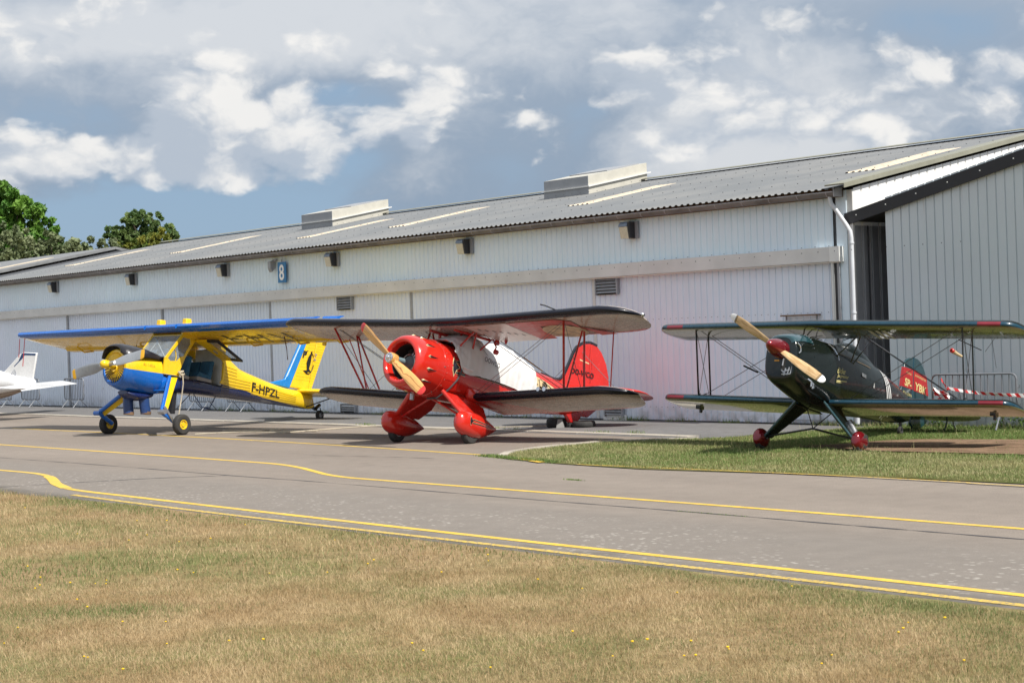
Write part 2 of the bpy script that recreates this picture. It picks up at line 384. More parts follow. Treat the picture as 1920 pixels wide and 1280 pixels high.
stroke('line_marking', [(-25.5, 12.09), (-25.08, 11.95), (-24.5, 11.72), (-23.9, 11.48), (-23.03, 11.22)], .17, .0055, M_YEL)
stroke('line_marking', [(-21.9, 10.76), (-19.89, 10.68), (-16.67, 10.62), (-12.07, 10.65), (-8.79, 10.66), (-6.73, 10.66), (-4, 10.66), (0, 10.66), (5, 10.66), (12, 10.66), (30, 10.66)], .105, .004, M_YEL2)
stroke('line_marking', [(-42.25, 19.05), (-33.71, 19.1), (-27.35, 18.9), (-21.33, 18.47)], .10, .004, M_YEL)
stroke('line_marking', [(-18.5, 17.76), (-16.22, 17.93), (-13.85, 18.1), (-11.77, 18.12), (-10.72, 18.05), (-4, 18.1)], .07, .016, M_YEL2)
for a in (-20.25, -19.75): stroke('line_marking', [(a, 18.12-(a+20.25)*.4), (a+.42, 17.98-(a+20.25)*.4)], .13, .0185, M_YEL)
stroke('crack', [(-40, 13.7), (-30.96, 13.7), (-26.73, 13.8), (-22.5, 13.8), (-20.07, 13.87), (-15.64, 13.84), (-12.5, 13.86), (-10.23, 13.83), (-8.24, 13.82), (-5, 13.8), (0, 13.8), (8, 13.8), (20, 13.8)], .035, .003, M_CRACK, .9)
stroke('crack', [(-24.3, 10.71), (-23.89, 11.69), (-23.21, 12.93), (-22.5, 13.8)], .03, .003, M_CRACK, .9)
stroke('crack', [(-24.8, 17.0), (-23.4, 17.35), (-21.9, 17.6)], .02, .003, M_CRACK, .9)
stroke('crack', [(-36, 21.4), (-31, 21.2), (-27, 21.35)], .02, .003, M_CRACK, .9)
# concrete edging, laid in slabs
for i in range(30):
    a0 = -66+i*1.55; dd = 23.42
    if a0 > -21.2: break
    b = MB(); b.box((0, 0, 0), (1.53, .34, .05)); o = b.build('edging_slab', M_CONC, apron, smooth=False)
    o.location = AD(a0+.77, dd, -.008+random.uniform(-.003, .003)); o.rotation_euler = (0, 0, math.atan2(-.7466, .6653)+random.uniform(-.004, .004))
kb = MB()   # kerb nosing round the tip of the grass island
for (p, q) in zip([(-20.95, 18.32), (-21.5, 19.0), (-21.72, 19.7), (-21.85, 20.6), (-21.75, 21.5), (-21.1, 22.3)], [(-21.5, 19.0), (-21.72, 19.7), (-21.85, 20.6), (-21.75, 21.5), (-21.1, 22.3), (-20.5, 22.95)]):
    P_, Q_ = Vector(AD(*p, .01)), Vector(AD(*q, .01)); t = (Q_-P_).normalized(); n = Vector((-t.y, t.x, 0))*.09
    kb.plate([P_+n, Q_+n, Q_-n, P_-n], .05, (0, 0, 1))
kb.build('kerb', M_CONC, verge, smooth=False)
soil = [(-17.3, 21.9), (-16.9, 22.9), (-16.78, 23.6), (-16.3, 24.1), (-14.5, 24.7), (-12.3, 25.0), (-9, 24.6), (-8, 22.5), (-11, 21.8), (-13.2, 22.0), (-15.4, 21.7)]
so_ = sheet('soil_patch', adp(soil), .03, M_SOIL)
# ============================================================ HANGAR
HO = (6.713, 33.093, 0); HR = math.atan2(-.7466, .6653)
def HW(x, y, z): return (HO[0]+x*.6653+y*.7466, HO[1]-x*.7466+y*.6653, z)
hang = empty('hangar', HO, (0, 0, HR), 'long pale blue-grey corrugated metal aircraft hangar with a low pitched roof, numbered 8', 'hangar')
def cladfn(base, streak=.25):
    def f(N, tc):
        x, y, z = N.sep(tc)
        s = N.noise(N.comb(N.m('MULTIPLY', x, 5.), N.m('MULTIPLY', y, 5.), N.m('MULTIPLY', z, .35)), 1.0, 5, .6)
        c = N.mix(N.ss(s, .45, .75, 0, streak), base, tuple(v*.72 for v in base))
        c = N.mix(N.ss(N.noise(tc, .22, 4, .6), .4, .65, 0, .8), c, (base[0]*1.03, base[1]*.985, base[2]*1.01))
        rs = N.noise(N.comb(N.m('MULTIPLY', x, 9.), 0., N.m('MULTIPLY', z, .5)), 1.0, 3, .6)
        c = N.mix(N.m('MULTIPLY', N.ss(rs, .60, .72), N.ss(z, 2.6, 4.9, 0, .30)), c, (.36, .30, .24))
        c = N.mix(N.m('MULTIPLY', N.ss(z, .5, .0), N.ss(N.noise(tc, 4, 5, .6), .35, .7, .1, .6)), c, (.26, .24, .20))
        return c
    return f
M_WALL = mat('pale_blue_cladding', rough=.42, var=.03, vscale=.6, fn=cladfn((.73, .85, .93), .12))
M_DOOR = mat('hangar_door_cladding', rough=.40, var=.03, vscale=.6, fn=cladfn((.75, .83, .93), .12))
M_GABLE = mat('white_gable_cladding', rough=.5, var=.03, fn=cladfn((.88, .87, .85), .10))
M_ROOF = mat('grey_roof_sheet', rough=.7, var=.05, vscale=.7, fn=lambda N, tc: N.mix(N.ss(N.noise(tc, .35, 5, .6), .35, .7), (.165, .172, .178), (.205, .205, .202)), dirt=.10)
M_TRIM = mat('grey_trim', (.66, .655, .64), rough=.45, var=.08, vscale=1.2)
M_TRIMW = mat('white_trim', (.78, .78, .76), rough=.4, var=.05)
M_FLASH = mat('verge_flashing', (.25, .245, .19), rough=.5, var=.08)
M_GUT = mat('gutter_steel', (.17, .155, .15), rough=.6, var=.3, vscale=2, dirt=.5)
M_GUTL = mat('gutter_lip', (.36, .35, .36), rough=.5, var=.2)
M_BRN = mat('rusty_board', (.19, .115, .065), rough=.85, var=.3)
M_BLK = mat('black_fascia', (.018, .018, .022), rough=.45)
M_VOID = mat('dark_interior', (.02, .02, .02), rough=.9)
M_RLIGHT = mat('rooflight_plastic', rough=.6, fn=lambda N, tc: N.mix(N.ss(N.noise(tc, 6, 6, .7), .48, .66), (.66, .56, .42), (.36, .29, .20)))
M_CREAM = mat('cream_box_metal', (.50, .48, .42), rough=.5, var=.06)
M_GREYBOX = mat('grey_box_metal', (.30, .31, .33), rough=.5, var=.06)
M_SCREW = mat('screw', (.08, .08, .09), rough=.5)
M_PVC = mat('pvc_pipe', (.60, .62, .66), rough=.35, var=.06)
M_RAIL = mat('galvanised', (.34, .35, .37), rough=.45, metal=.2, var=.1, vscale=6)
M_BARR = mat('barrier_steel', (.22, .23, .25), rough=.4, metal=.3)

def ribs(x0, x1, pitch, depth, groove=.3):
    """profile of a trapezoidal sheet: list of (x, outward offset)"""
    pts = []; n = max(1, round((x1-x0)/pitch)); p = (x1-x0)/n; g = p*groove
    for i in range(n):
        a = x0+i*p
        pts += [(a, 0), (a+p-g, 0), (a+p-g*.75, -depth), (a+p-g*.25, -depth)]
    pts.append((x1, 0)); return pts
def clad(x0, x1, z0, z1, y, pitch=.178, depth=.016, mb=None, groove=.26, ztop=None):
    mb = mb or MB(); pr = ribs(x0, x1, pitch, depth, groove)
    vs = [(x, y-o, z0) for x, o in pr]+[(x, y-o, (ztop(x) if ztop else z1)) for x, o in pr]; n = len(pr)
    mb.add(vs, [(i, i+1, n+i+1, n+i) for i in range(n-1)]); return mb
LX = -43.4; PB = 5.95; T = .195
RY = 9.0     # ridge
def rz(y): return 4.90+T*(y+.3)
edges = [.0, -5.67+PB/2-.0] 
xs = [0.0]+[-2.7-PB*i for i in range(8)]; xs[-1] = LX
for a, b in zip(xs[1:], xs[:-1]):
    clad(a, b, 3.62, 4.86, 0.0).build('wall_panel', M_WALL, hang, smooth=False)
seams = [-.06, -7.1, -14.19, -21.18, -27.78, -34.75, -41.2, LX]
for i, (a, b) in enumerate(zip(seams[1:], seams[:-1])):
    deep = .032 if i in (3, 4) else .017; yy = .06 if i in (3, 4) else .02
    clad(a+.05, b-.05, 0.03, 3.5, yy, depth=deep, pitch=.178).build('hangar_door', M_DOOR, hang, smooth=False)
    m = MB(); m.box((a, .03, 1.74), (.10, .05, 3.42)); m.build('door_seam', M_RAIL if i else M_TRIM, hang, smooth=False)
MB().box(((LX+0)/2, .12, 2.4), (-LX, .04, 4.8)).build('backing', M_GREYBOX, hang, smooth=False)
# canopy band above the doors
nb = 8
for i in range(nb):
    a = LX+(-LX-.0)*i/nb; b_ = LX+(-LX-.0)*(i+1)/nb
    m = MB(); m.box(((a+b_)/2, -.085, 3.54), (b_-a-.004, .17, .30)); m.build('door_canopy', M_TRIM, hang, smooth=False)
MB().box((.13, -.085, 3.54), (.25, .176, .31)).build('canopy_end_cap', M_TRIMW, hang, smooth=False)
m = MB()
for i in range(110): m.box((LX+.4+i*.423, -.172, 3.60 if i % 2 else 3.60), (.018, .008, .018))
o = m.build('canopy_screw', M_SCREW, hang, smooth=False); o['kind'] = 'stuff'
m = MB(); m.tube([(LX, -.1, 3.375), (.26, -.1, 3.375)], .018, 6); m.build('door_rail', M_TRIMW, hang)
m = MB()
for k in range(int(46/.35)):
    for z in (3.72, 4.72): m.box((-.12-k*.356, -.004, z), (.014, .01, .014))
for k in range(int(20/.178)):
    for z in (2.35, .33): m.box((-.2-k*.178*1.0, .012, z), (.012, .01, .012))
o = m.build('cladding_screw', M_SCREW, hang, smooth=False); o['kind'] = 'stuff'
# corner trims
MB().box((.22, .02, 2.42), (.26, .06, 4.84)).build('corner_trim', M_WALL, hang, smooth=False)
MB().box((.425, .035, 2.42), (.14, .05, 4.84)).build('corner_trim', M_TRIM, hang, smooth=False)
MB().tube([(.0, -.06, .02), (.0, -.06, 3.36)], .035, 10).build('door_post', M_TRIMW, hang)
MB().box((.07, -.02, 1.68), (.05, .06, 3.36)).build('door_edge', M_BLK, hang, smooth=False)
MB().box((.13, -.02, 1.68), (.06, .06, 3.36)).build('door_edge', M_RAIL, hang, smooth=False)
# gable (faces away to the right)
pr = ribs(.06, 2*RY+.1, .30, .03, .22); zf = lambda y: rz(y if y < RY else 2*RY-y)-.10
mg = MB(); n = len(pr)
mg.add([(.49+o_, y, 0) for y, o_ in pr]+[(.49+o_, y, zf(y)) for y, o_ in pr], [(i, i+1, n+i+1, n+i) for i in range(n-1)])
mg.build('gable_wall', M_GABLE, hang, smooth=False)
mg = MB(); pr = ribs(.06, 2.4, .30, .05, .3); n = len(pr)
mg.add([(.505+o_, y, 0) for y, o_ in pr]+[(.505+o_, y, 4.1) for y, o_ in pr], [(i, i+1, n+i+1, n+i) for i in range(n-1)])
mg.build('recess_wall', mat('shaded_recess_cladding', rough=.5, var=.05, fn=cladfn((.30, .31, .33), .2)), hang, smooth=False)  # shade of the covered recess put into a darker cladding colour
MB().plate([(LX, .0, 0), (LX, 2*RY, 0), (LX, 2*RY, 4.8), (LX, RY, rz(RY)-.1), (LX, 0, 4.8)], .1, (1, 0, 0)).build('far_gable_wall', M_GABLE, hang, smooth=False)
MB().box((LX/2, 2*RY+.1, 2.4), (-LX, .1, 4.8)).build('rear_wall', M_WALL, hang, smooth=False)
# roof sheets, corrugated, one per bay, with a plastic rooflight strip let into every other one
lights = [(-.5, 0), (-9.9, 1), (-18.6, 1), (-23.7, 1), (-32.0, 1), (-40.5, 1)]
LXW = {-.5: .9, -9.9: .55}
rx = [.45]+xs[1:]
def roofsheet(x0, x1, y0, y1, lift=0., pitch=.178, mb=None):
    mb = mb or MB(); pr = ribs(x0, x1, pitch, .030, .62)
    vs = [(x, y0, rz(y0)+lift-.038-o_) for x, o_ in pr]+[(x, y0+.5, rz(y0+.5)+lift-.030-o_*.18) for x, o_ in pr]+[(x, y1, rz(y1)+lift-.030-o_*.18) for x, o_ in pr]; n = len(pr)
    # ribs() offsets are negative outward, so crests are raised
    mb.add(vs, [(i+k*n, i+1+k*n, n+i+1+k*n, n+i+k*n) for i in range(n-1) for k in (0, 1)]); return mb
for a, b in zip(rx[1:], rx[:-1]):
    roofsheet(a, b, -.36, RY).build('roof_panel', M_ROOF, hang, smooth=False)
m = MB(); m.add([(LX, RY, rz(RY)), (.45, RY, rz(RY)), (.45, 2*RY+.36, rz(-.36)), (LX, 2*RY+.36, rz(-.36))], [(0, 1, 2, 3)]); m.build('rear_roof', M_ROOF, hang, smooth=False)
for i, (xc, _) in enumerate([(-1.45, 0), (-10.6, 0), (-18.6, 0), (-23.6, 0), (-31.9, 0), (-40.4, 0)]):
    wdt = .9
    roofsheet(xc-wdt/2, xc+wdt/2, 2.95, 6.45, .006).build('rooflight', M_RLIGHT, hang, smooth=False)
m = MB()
for a in (-.04, .04): pass
m.plate([(LX, RY-.18, rz(RY-.18)+.045), (.5, RY-.18, rz(RY-.18)+.045), (.5, RY, rz(RY)+.06), (LX, RY, rz(RY)+.06)], .02, (0, -T, 1))
m.build('ridge_cap', M_FLASH, hang, smooth=False)
m = MB()
for r_ in range(5):
    for k in range(130): m.box((.2-k*.356, .9+r_*1.85, rz(.9+r_*1.85)+.045), (.02, .02, .014))
o = m.build('roof_screw', M_SCREW, hang, smooth=False); o['kind'] = 'stuff'
# verge flashing (top face + drip)
m = MB(); m.plate([(.12, -.4, rz(-.4)+.05), (.60, -.4, rz(-.4)+.05), (.60, RY, rz(RY)+.05), (.12, RY, rz(RY)+.05)], .03, (0, -T, 1))
m.plate([(.60, -.4, rz(-.4)+.05), (.60, RY, rz(RY)+.05), (.60, RY, rz(RY)-.03), (.60, -.4, rz(-.4)-.03)], .02, (1, 0, 0))
m.build('verge_flashing', M_FLASH, hang, smooth=False)
MB().box(((LX+.3)/2, -.05, 4.80), (.3-LX, .03, .20)).build('eaves_board', M_BRN, hang, smooth=False)
# gutter: half-round trough + lip + brackets
m = MB(); ring = lambda x: [(x, -.24+math.cos(t)*.10, 4.80+math.sin(t)*.10) for t in [math.pi*(1+k/8) for k in range(9)]]
m.loft([ring(LX), ring(.28)], cap=False, closed=False); m.build('gutter', M_GUT, hang, angle=60)
MB().tube([(LX, -.345, 4.80), (.28, -.345, 4.80)], .013, 6).build('gutter_lip', M_GUTL, hang)
m = MB(); m.loft([[(dx_, -.24+math.cos(t)*.108, 4.80+math.sin(t)*.108) for dx_ in (-.012, .012)] for t in [math.pi*(1+k2/6) for k2 in range(7)]], cap=False, closed=False)
gb = m.build('gutter_bracket', M_GUTL, hang); gb.location.x = .1
for k in range(1, 58): o = gb.copy(); C.objects.link(o); o.location.x = .1-k*.75
MB().plate([(.29, -.34, 4.70), (.29, -.04, 4.70), (.29, -.04, 4.90), (.29, -.34, 4.90)], .02, (1, 0, 0)).build('gutter_end', M_GUTL, hang, smooth=False)
# downpipe with swan neck
m = MB(); m.tube([(.12, -.24, 4.72), (.13, -.22, 4.58), (.20, -.18, 4.46), (.42, -.12, 4.12), (.50, -.10, 3.98), (.52, -.10, 3.85), (.52, -.10, .05)], .045, 12)
for z in (3.72, 2.3, 2.05): m.tube([(.52, -.10, z), (.52, -.10, z+.04)], .056, 12)
m.build('downpipe', M_PVC, hang)
# louvred vents
def vent(xc, zc, wd, ht, n, parent=hang):
    f = MB(); f.box((xc, -.015, zc), (wd+.05, .03, ht+.05)); vo = f.build('vent', M_VOID, parent, smooth=False)
    for k in range(n):
        z = zc-ht/2+(k+.5)*ht/n; b = MB(); b.plate([(xc-wd/2, -.035, z+ht/n*.42), (xc+wd/2, -.035, z+ht/n*.42), (xc+wd/2, -.085, z-ht/n*.34), (xc-wd/2, -.085, z-ht/n*.34)], .008, (0, -.7, .6))
        b.build('louvre_slat', M_RAIL, vo, smooth=False)
    for x in (xc-wd/2-.015, xc+wd/2+.015): MB().box((x, -.045, zc), (.03, .09, ht+.06)).build('vent_frame', M_RAIL, vo, smooth=False)
vent(-6.6, 3.19, .68, .37, 5); vent(-17.2, 3.19, .66, .37, 5)
vent(-17.2, .16, .66, .18, 3); vent(-6.5, .22, .55, .20, 3)
for xc in (-6.5,): MB().box((xc, -.02, .05), (.75, .03, .16)).build('vent_panel', M_TRIMW, hang, smooth=False)
# wicket door outline in the last hangar door
m = MB()
for c_, d_ in (((-1.27, -.035, 1.2), (.022, .03, 2.2)), ((-.47, -.035, 1.2), (.022, .03, 2.2)), ((-.87, -.035, .10), (.8, .03, .02))): m.box(c_, d_)
m.build('wicket_door_frame', M_GREYBOX, hang, smooth=False)
MB().box((-.87, -.07, 2.31), (.98, .12, .03)).build('wicket_door_hood', M_BRN, hang, smooth=False)
# roof vent boxes
for xc in (-14.75, -27.9):
    y0, y1 = 6.55, 9.1; wd = 1.95
    zf2 = lambda y, h_: rz(y)+h_
    def slab(ya, yb, w_, h0, h1, mb): 
        vs = [(xc+sx*w_/2, y, rz(min(y, 9.0))+hh+(y-9.0)*T*(y > 9)) for y in (ya, yb) for sx in (-1, 1) for hh in (h0, h1)]
        return mb.add(vs, [(0, 1, 3, 2), (4, 6, 7, 5), (0, 4, 5, 1), (2, 3, 7, 6), (0, 2, 6, 4), (1, 5, 7, 3)])
    rv = slab(y0, y1, wd, -.05, .20, MB()).build('roof_vent', M_CREAM, hang, smooth=False)
    slab(y0-.06, y1+.1, wd+.14, .19, .225, MB()).build('vent_flange', M_TRIM, rv, smooth=False)
    slab(y0+.0, y1, wd-.02, .225, .52, MB()).build('vent_lid', M_CREAM, rv, smooth=False)
    slab(y0-.012, y0, wd-.0, -.04, .19, MB()).build('shaded_vent_end', M_GREYBOX, rv, smooth=False)  # grey end plates paint in the shade on the cream box's unlit face
    slab(y0-.012, y0, wd-.02, .23, .515, MB()).build('shaded_vent_end', M_GREYBOX, rv, smooth=False)
    slab(7.5, 8.9, wd-.3, .52, .55, MB()).build('vent_top', M_GREYBOX, rv, smooth=False)

# annex to the right with its own front wall and sloping black fascia
ann = empty('annex_building', HO, (0, 0, HR), 'grey ribbed metal building with a sloping black fascia, right of the hangar gable', 'building')
M_ANN = mat('grey_ribbed_cladding', rough=.45, var=.03, vscale=.5, fn=cladfn((.60, .67, .70), .12))
zt = lambda x: 4.30+.215*(x-.28)
k0 = 1.26*0+.98
for a, b in ((1.24, 6.5), (6.5, 12.5), (12.5, 18.5)):
    clad(a+.01, b-.0, .0, 0, -.0+.06, pitch=.197, depth=.022, groove=.16, ztop=lambda x: zt(x)-.0+.1).build('wall_panel', M_ANN, ann, smooth=False)
def fband(x0, x1, mb):
    vs = []
    for x in (x0, x1):
        for y in (-.02, .03):
            for dz_ in (-.18 if x > 3 else -.20, .05): vs.append((x, y, zt(x)+dz_))
    return mb.add(vs, [(0, 1, 3, 2), (4, 6, 7, 5), (0, 4, 5, 1), (2, 3, 7, 6), (0, 2, 6, 4), (1, 5, 7, 3)])
fband(.30, 6.4, MB()).build('fascia', M_BLK, ann, smooth=False); fband(6.404, 18.6, MB()).build('fascia', M_BLK, ann, smooth=False)
m = MB()
for k in range(24): m.box((.6+k*.72, -.025, zt(.6+k*.72)-.06), (.02, .012, .02))
o = m.build('fascia_screw', M_TRIMW, ann, smooth=False)
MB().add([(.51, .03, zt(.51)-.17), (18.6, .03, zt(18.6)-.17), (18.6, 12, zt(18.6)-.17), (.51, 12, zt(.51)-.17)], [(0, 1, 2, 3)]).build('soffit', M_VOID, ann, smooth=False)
MB().plate([(.51, .0, zt(.5)+.02), (18.6, .0, zt(18.6)+.02), (18.6, 12, zt(18.6)+.02), (.51, 12, zt(.5)+.02)], .05, (0, 0, 1)).build('roof', M_ROOF, ann, smooth=False)
MB().box((1.27, 5.2, 2.1), (.05, 10.2, 4.2)).build('side_wall', MATS['shaded_recess_cladding'], ann, smooth=False)  # gap side, darkened in colour like the shaded recess opposite
MB().box((18.5, 6.5, 3.5), (.1, 10.4, 7)).build('side_wall', M_ANN, ann, smooth=False)
MB().tube([(.56, .42, 4.1), (.56, .42, 1.98)], .012, 6).build('cable', M_BLK, ann)
MB().box((.58, .42, 1.9), (.10, .1, .16)).build('junction_box', M_CREAM, ann, smooth=False)

# second hangar in line beyond the first, its roof shows over the far verge
h2 = empty('far_hangar', HW(-44.2, 0, 0), (0, 0, HR), 'grey roofed hangar in line beyond the left end of the long hangar, below the trees', 'hangar')
M_FR = mat('far_roof', (.19, .195, .2), rough=.7); M_FRD = mat('far_roof_dark', (.06, .062, .068), rough=.7)
def rz2(y): return rz(y)-.05
for (x1, x0, mm, dz_) in ((-3.6, 0, M_FRD, -.12), (-40, -3.6, M_FR, .10)):
    MB().plate([(x1, -.3, rz2(-.3)+dz_), (x0, -.3, rz2(-.3)+dz_), (x0, 9, rz2(9)+dz_), (x1, 9, rz2(9)+dz_)], .12, (0, -T, 1)).build('roof_panel', mm, h2, smooth=False)
    MB().plate([(x1, 18.3, rz2(-.3)+dz_), (x0, 18.3, rz2(-.3)+dz_), (x0, 9, rz2(9)+dz_), (x1, 9, rz2(9)+dz_)], .12, (0, T, 1)).build('rear_roof', mm, h2, smooth=False)
MB().box((-20, 9, 2.4), (39.8, 17.6, 4.7)).build('wall', M_WALL, h2, smooth=False)
for xc in (-6.2, -12, -19, -27):
    MB().plate([(xc-.5, 2.9, rz2(2.9)+.17), (xc+.5, 2.9, rz2(2.9)+.17), (xc+.5, 6.9, rz2(6.9)+.17), (xc-.5, 6.9, rz2(6.9)+.17)], .02, (0, -T, 1)).build('rooflight', M_RLIGHT, h2, smooth=False)

# wall lamps
M_LENS = mat('lamp_lens', (.60, .57, .47), rough=.25, var=.1, vscale=20)
M_LHOOD = mat('lamp_hood', (.16, .20, .27), rough=.4)
M_LBODY = mat('lamp_body', (.03, .03, .035), rough=.5)
lamp = empty('wall_lamp', (0, 0, 0))
MB().box((.10, -.02, 0), (.30, .04, .40)).build('back_plate', M_GREYBOX, lamp, smooth=False)
MB().plate([(.13, -.04, .19), (.13, -.24, .19), (.13, -.20, -.19), (.13, -.04, -.19)], .05, (1, 0, 0)).build('side_panel', M_LBODY, lamp, smooth=False)
def wedge(x0, x1, pts, mb): return mb.plate([((x0+x1)/2, y, z) for y, z in pts], x1-x0, (1, 0, 0))
wedge(-.15, .105, [(-.04, .08), (-.26, .08), (-.20, -.19), (-.04, -.19)], MB()).build('lens', M_LENS, lamp, smooth=False)
wedge(-.16, .105, [(-.04, .085), (-.27, .085), (-.25, .15), (-.18, .20), (-.04, .20)], MB()).build('hood', M_LHOOD, lamp, smooth=False)
lw = ['largest wall lamp, nearest the right corner of the hangar under the gutter', 'wall lamp under the gutter, second from the right corner of the hangar', 'wall lamp just right of the blue number 8 sign', 'wall lamp left of the blue number 8 sign, third from the left edge', 'wall lamp second from the left edge of the photo', 'smallest wall lamp, nearest the left edge of the photo']
for i in range(6):
    L = lamp if i == 0 else copy_tree(lamp)
    L.location = HW(-5.75-5.95*i, -.03, 4.44); L.rotation_euler = (0, 0, HR)
    tag(L, lw[i], 'lamp', 'floodlights on the hangar wall')
# sign with the number 8, and camera beside it
sg = empty('number_sign', HW(-20.28, -.10, 4.21), (0, 0, HR), 'blue sign with a white number 8 hanging below the gutter', 'sign')
MB().box((0, 0, 0), (.44, .03, .62)).build('panel', mat('sign_blue', (.035, .19, .42), rough=.4), sg, smooth=False, bevel=.01)
lettering('8', lambda u, v: (-.13+.26*u, -.02, -.24+.48*v), mat('sign_white', (.85, .85, .85), rough=.5), sg, 'numeral', bold=.02)
MB().tube([(0, .0, .31), (0, .0, .40)], .015, 6).build('hanger', M_RAIL, sg)
cc = empty('security_camera', HW(-20.78, -.12, 4.46), (0, 0, HR), 'small grey camera on a bracket left of the number 8 sign', 'camera')
MB().box((.08, .06, .14), (.16, .05, .05)).build('bracket', M_GUTL, cc, smooth=False)
wedge(-.10, .06, [(-.1, .1), (.08, .14), (.08, -.10), (-.04, -.22), (-.1, -.1)], MB()).build('housing', M_GREYBOX, cc, smooth=False, bevel=.01)

# ============================================================ AIRCRAFT
M_TYRE = mat('tyre_rubber', (.035, .034, .033), rough=.85, var=.25, bump=.2, dirt=.3)
M_STEEL = mat('steel', (.45, .46, .48), rough=.35, metal=.8, var=.1)
M_CHROME = mat('polished_metal', (.75, .75, .76), rough=.12, metal=1, var=.03)
M_WIRE = mat('bracing_wire', (.16, .16, .17), rough=.4, metal=.7)
M_CYL = mat('engine_cylinder', (.11, .11, .115), rough=.4, metal=.6, bump=.5, bscale=120)
M_BLACK = mat('gloss_black', (.012, .013, .018), rough=.18, coat=.6, var=.1)
M_TXT = mat('black_lettering', (.012, .012, .012), rough=.4)

def wheel(name, parent, c, r, wd, rim_m, hub_r=.45, toe=0, tyre_m=None):
    cx, cy, cz = c
    t = MB(); prof = [(-wd/2*.8, r*.44), (-wd/2*.92, r*.56), (-wd/2, r*.74), (-wd/2*.96, r*.88), (-wd/2*.66, r*.975), (-wd/4, r), (0, r*1.005), (wd/4, r), (wd/2*.66, r*.975), (wd/2*.96, r*.88), (wd/2, r*.74), (wd/2*.92, r*.56), (wd/2*.8, r*.44)]
    t.lathe(prof, c, 'y', 28)
    for g in (-.25, -.08, .08, .25): t.lathe([(g*wd-.004, r*1.0), (g*wd-.004, r*1.012), (g*wd+.004, r*1.012), (g*wd+.004, r*1.0)], c, 'y', 28)
    wo = t.build(name, tyre_m or M_TYRE, parent)
    m = MB(); m.lathe([(-wd*.40, 0.001), (-wd*.40, r*.2), (-wd*.30, r*.20), (-wd*.28, r*.34), (-wd*.44, r*.40), (-wd*.44, r*.46), (0, r*.48), (wd*.44, r*.46), (wd*.44, r*.40), (wd*.28, r*.34), (wd*.30, r*.20), (wd*.40, r*.2), (wd*.40, .001)], c, 'y', 24)
    m.build('rim', rim_m, wo)
    m = MB()
    for k in range(6):
        a = k*math.pi/3
        for s_ in (-1, 1): m.tube([(cx+math.cos(a)*r*.27, cy+s_*wd*.27, cz+math.sin(a)*r*.27), (cx+math.cos(a)*r*.27, cy+s_*wd*.34, cz+math.sin(a)*r*.27)], r*.035, 6)
    m.build('rim_bolt', M_STEEL, wo)
    return wo
def blade(name, parent, hub, dirv, L, chord, mats, r0=.1, tw0=50, tw1=16, thick=.13, tipfrom=.9, fwd=(1, 0, 0), tipround=True, sgn=1):
    """propeller blade along dirv; mats = (body, tip)"""
    d_ = Vector(dirv).normalized(); f = Vector(fwd); t_ = d_.cross(f).normalized()*sgn; hub = Vector(hub); rings = []; us = []
    st = [r0/L, .16, .25, .35, .45, .55, .65, .75, .83, tipfrom, tipfrom+.001, (1+tipfrom)/2, .985, 1.0]
    for u in st:
        ch = chord(u); tw = R(tw0+(tw1-tw0)*u); cd_ = t_*math.cos(tw)+f*math.sin(tw); nd = d_.cross(cd_)
        th = ch*max(thick*(1.9-1.4*u), .05); th = max(th, .01)
        rings.append([hub+d_*(u*L)+cd_*(math.cos(a)*ch/2)+nd*(math.sin(a)*th/2) for a in [2*math.pi*k/14 for k in range(14)]]); us.append(u)
    b = MB(); b.loft(rings, mfn=lambda i, k: 1 if us[i] >= tipfrom else 0)
    return b.build(name, list(mats), parent, angle=60)

# ------------------------------------------------------------ yellow and blue high-wing aircraft
W = scale_pose('high_wing_plane', -9.043, 38.891, .6576, .1667, .00386, 'yellow and blue high-wing tail-wheel plane with its side door raised, at left', 'plane')
YEL, BLU, NAVY = (.80, .53, .012), (.006, .125, .50), (.006, .016, .085)
def pwcurve(N, x, pts):
    """piecewise linear function of socket x"""
    x0, x1 = pts[0][0], pts[-1][0]; zs = [p[1] for p in pts]; z0, z1 = min(zs), max(zs)+1e-6
    t = N.m('DIVIDE', N.m('SUBTRACT', x, x0), x1-x0, clamp=True)
    fc = N.n('ShaderNodeFloatCurve'); cv = fc.mapping.curves[0]
    P_ = [((p[0]-x0)/(x1-x0), (p[1]-z0)/(z1-z0)) for p in pts]
    cv.points[0].location = P_[0]; cv.points[-1].location = P_[-1]
    for p in P_[1:-1]: cv.points.new(*p)
    for p in cv.points: p.handle_type = 'VECTOR'
    fc.mapping.update(); N.set(fc.inputs['Value'], t)
    return N.m('ADD', N.m('MULTIPLY', fc.outputs[0], z1-z0), z0)
def wilga_livery(N, tc):
    x, y, z = N.sep(tc)
    line = pwcurve(N, x, [(-6, 1.20), (-5.4, 1.22), (-4.67, 1.245), (-3.52, 1.30), (-2.82, 1.40), (-1.85, 1.455), (-.47, 1.48), (.66, 1.47), (.95, 1.47), (1.2, 1.50)])
    top = N.m('GREATER_THAN', z, line)
    blu = N.mix(N.ss(x, -.2, -.5), BLU, NAVY)
    return N.mix(top, blu, YEL)
M_WLV = mat('yellow_blue_livery', rough=.28, coat=.5, var=.06, fn=wilga_livery, vscale=1.5, dirt=.08)
M_WY = mat('yellow_paint', YEL, rough=.3, coat=.4, var=.07, dirt=.10)
M_WB = mat('blue_paint', BLU, rough=.28, coat=.5, var=.06)
M_WN = mat('navy_paint', NAVY, rough=.25, coat=.5)
M_GREYP = mat('grey_paint', (.30, .32, .34), rough=.4)
M_LINER = mat('grey_cabin_lining', (.55, .57, .55), rough=.7)
M_GLASS = glassmat('plexiglass', (.5, .56, .62), .26)
M_SEATB = mat('blue_seat_fabric', (.02, .10, .19), rough=.75, var=.2, vscale=8)
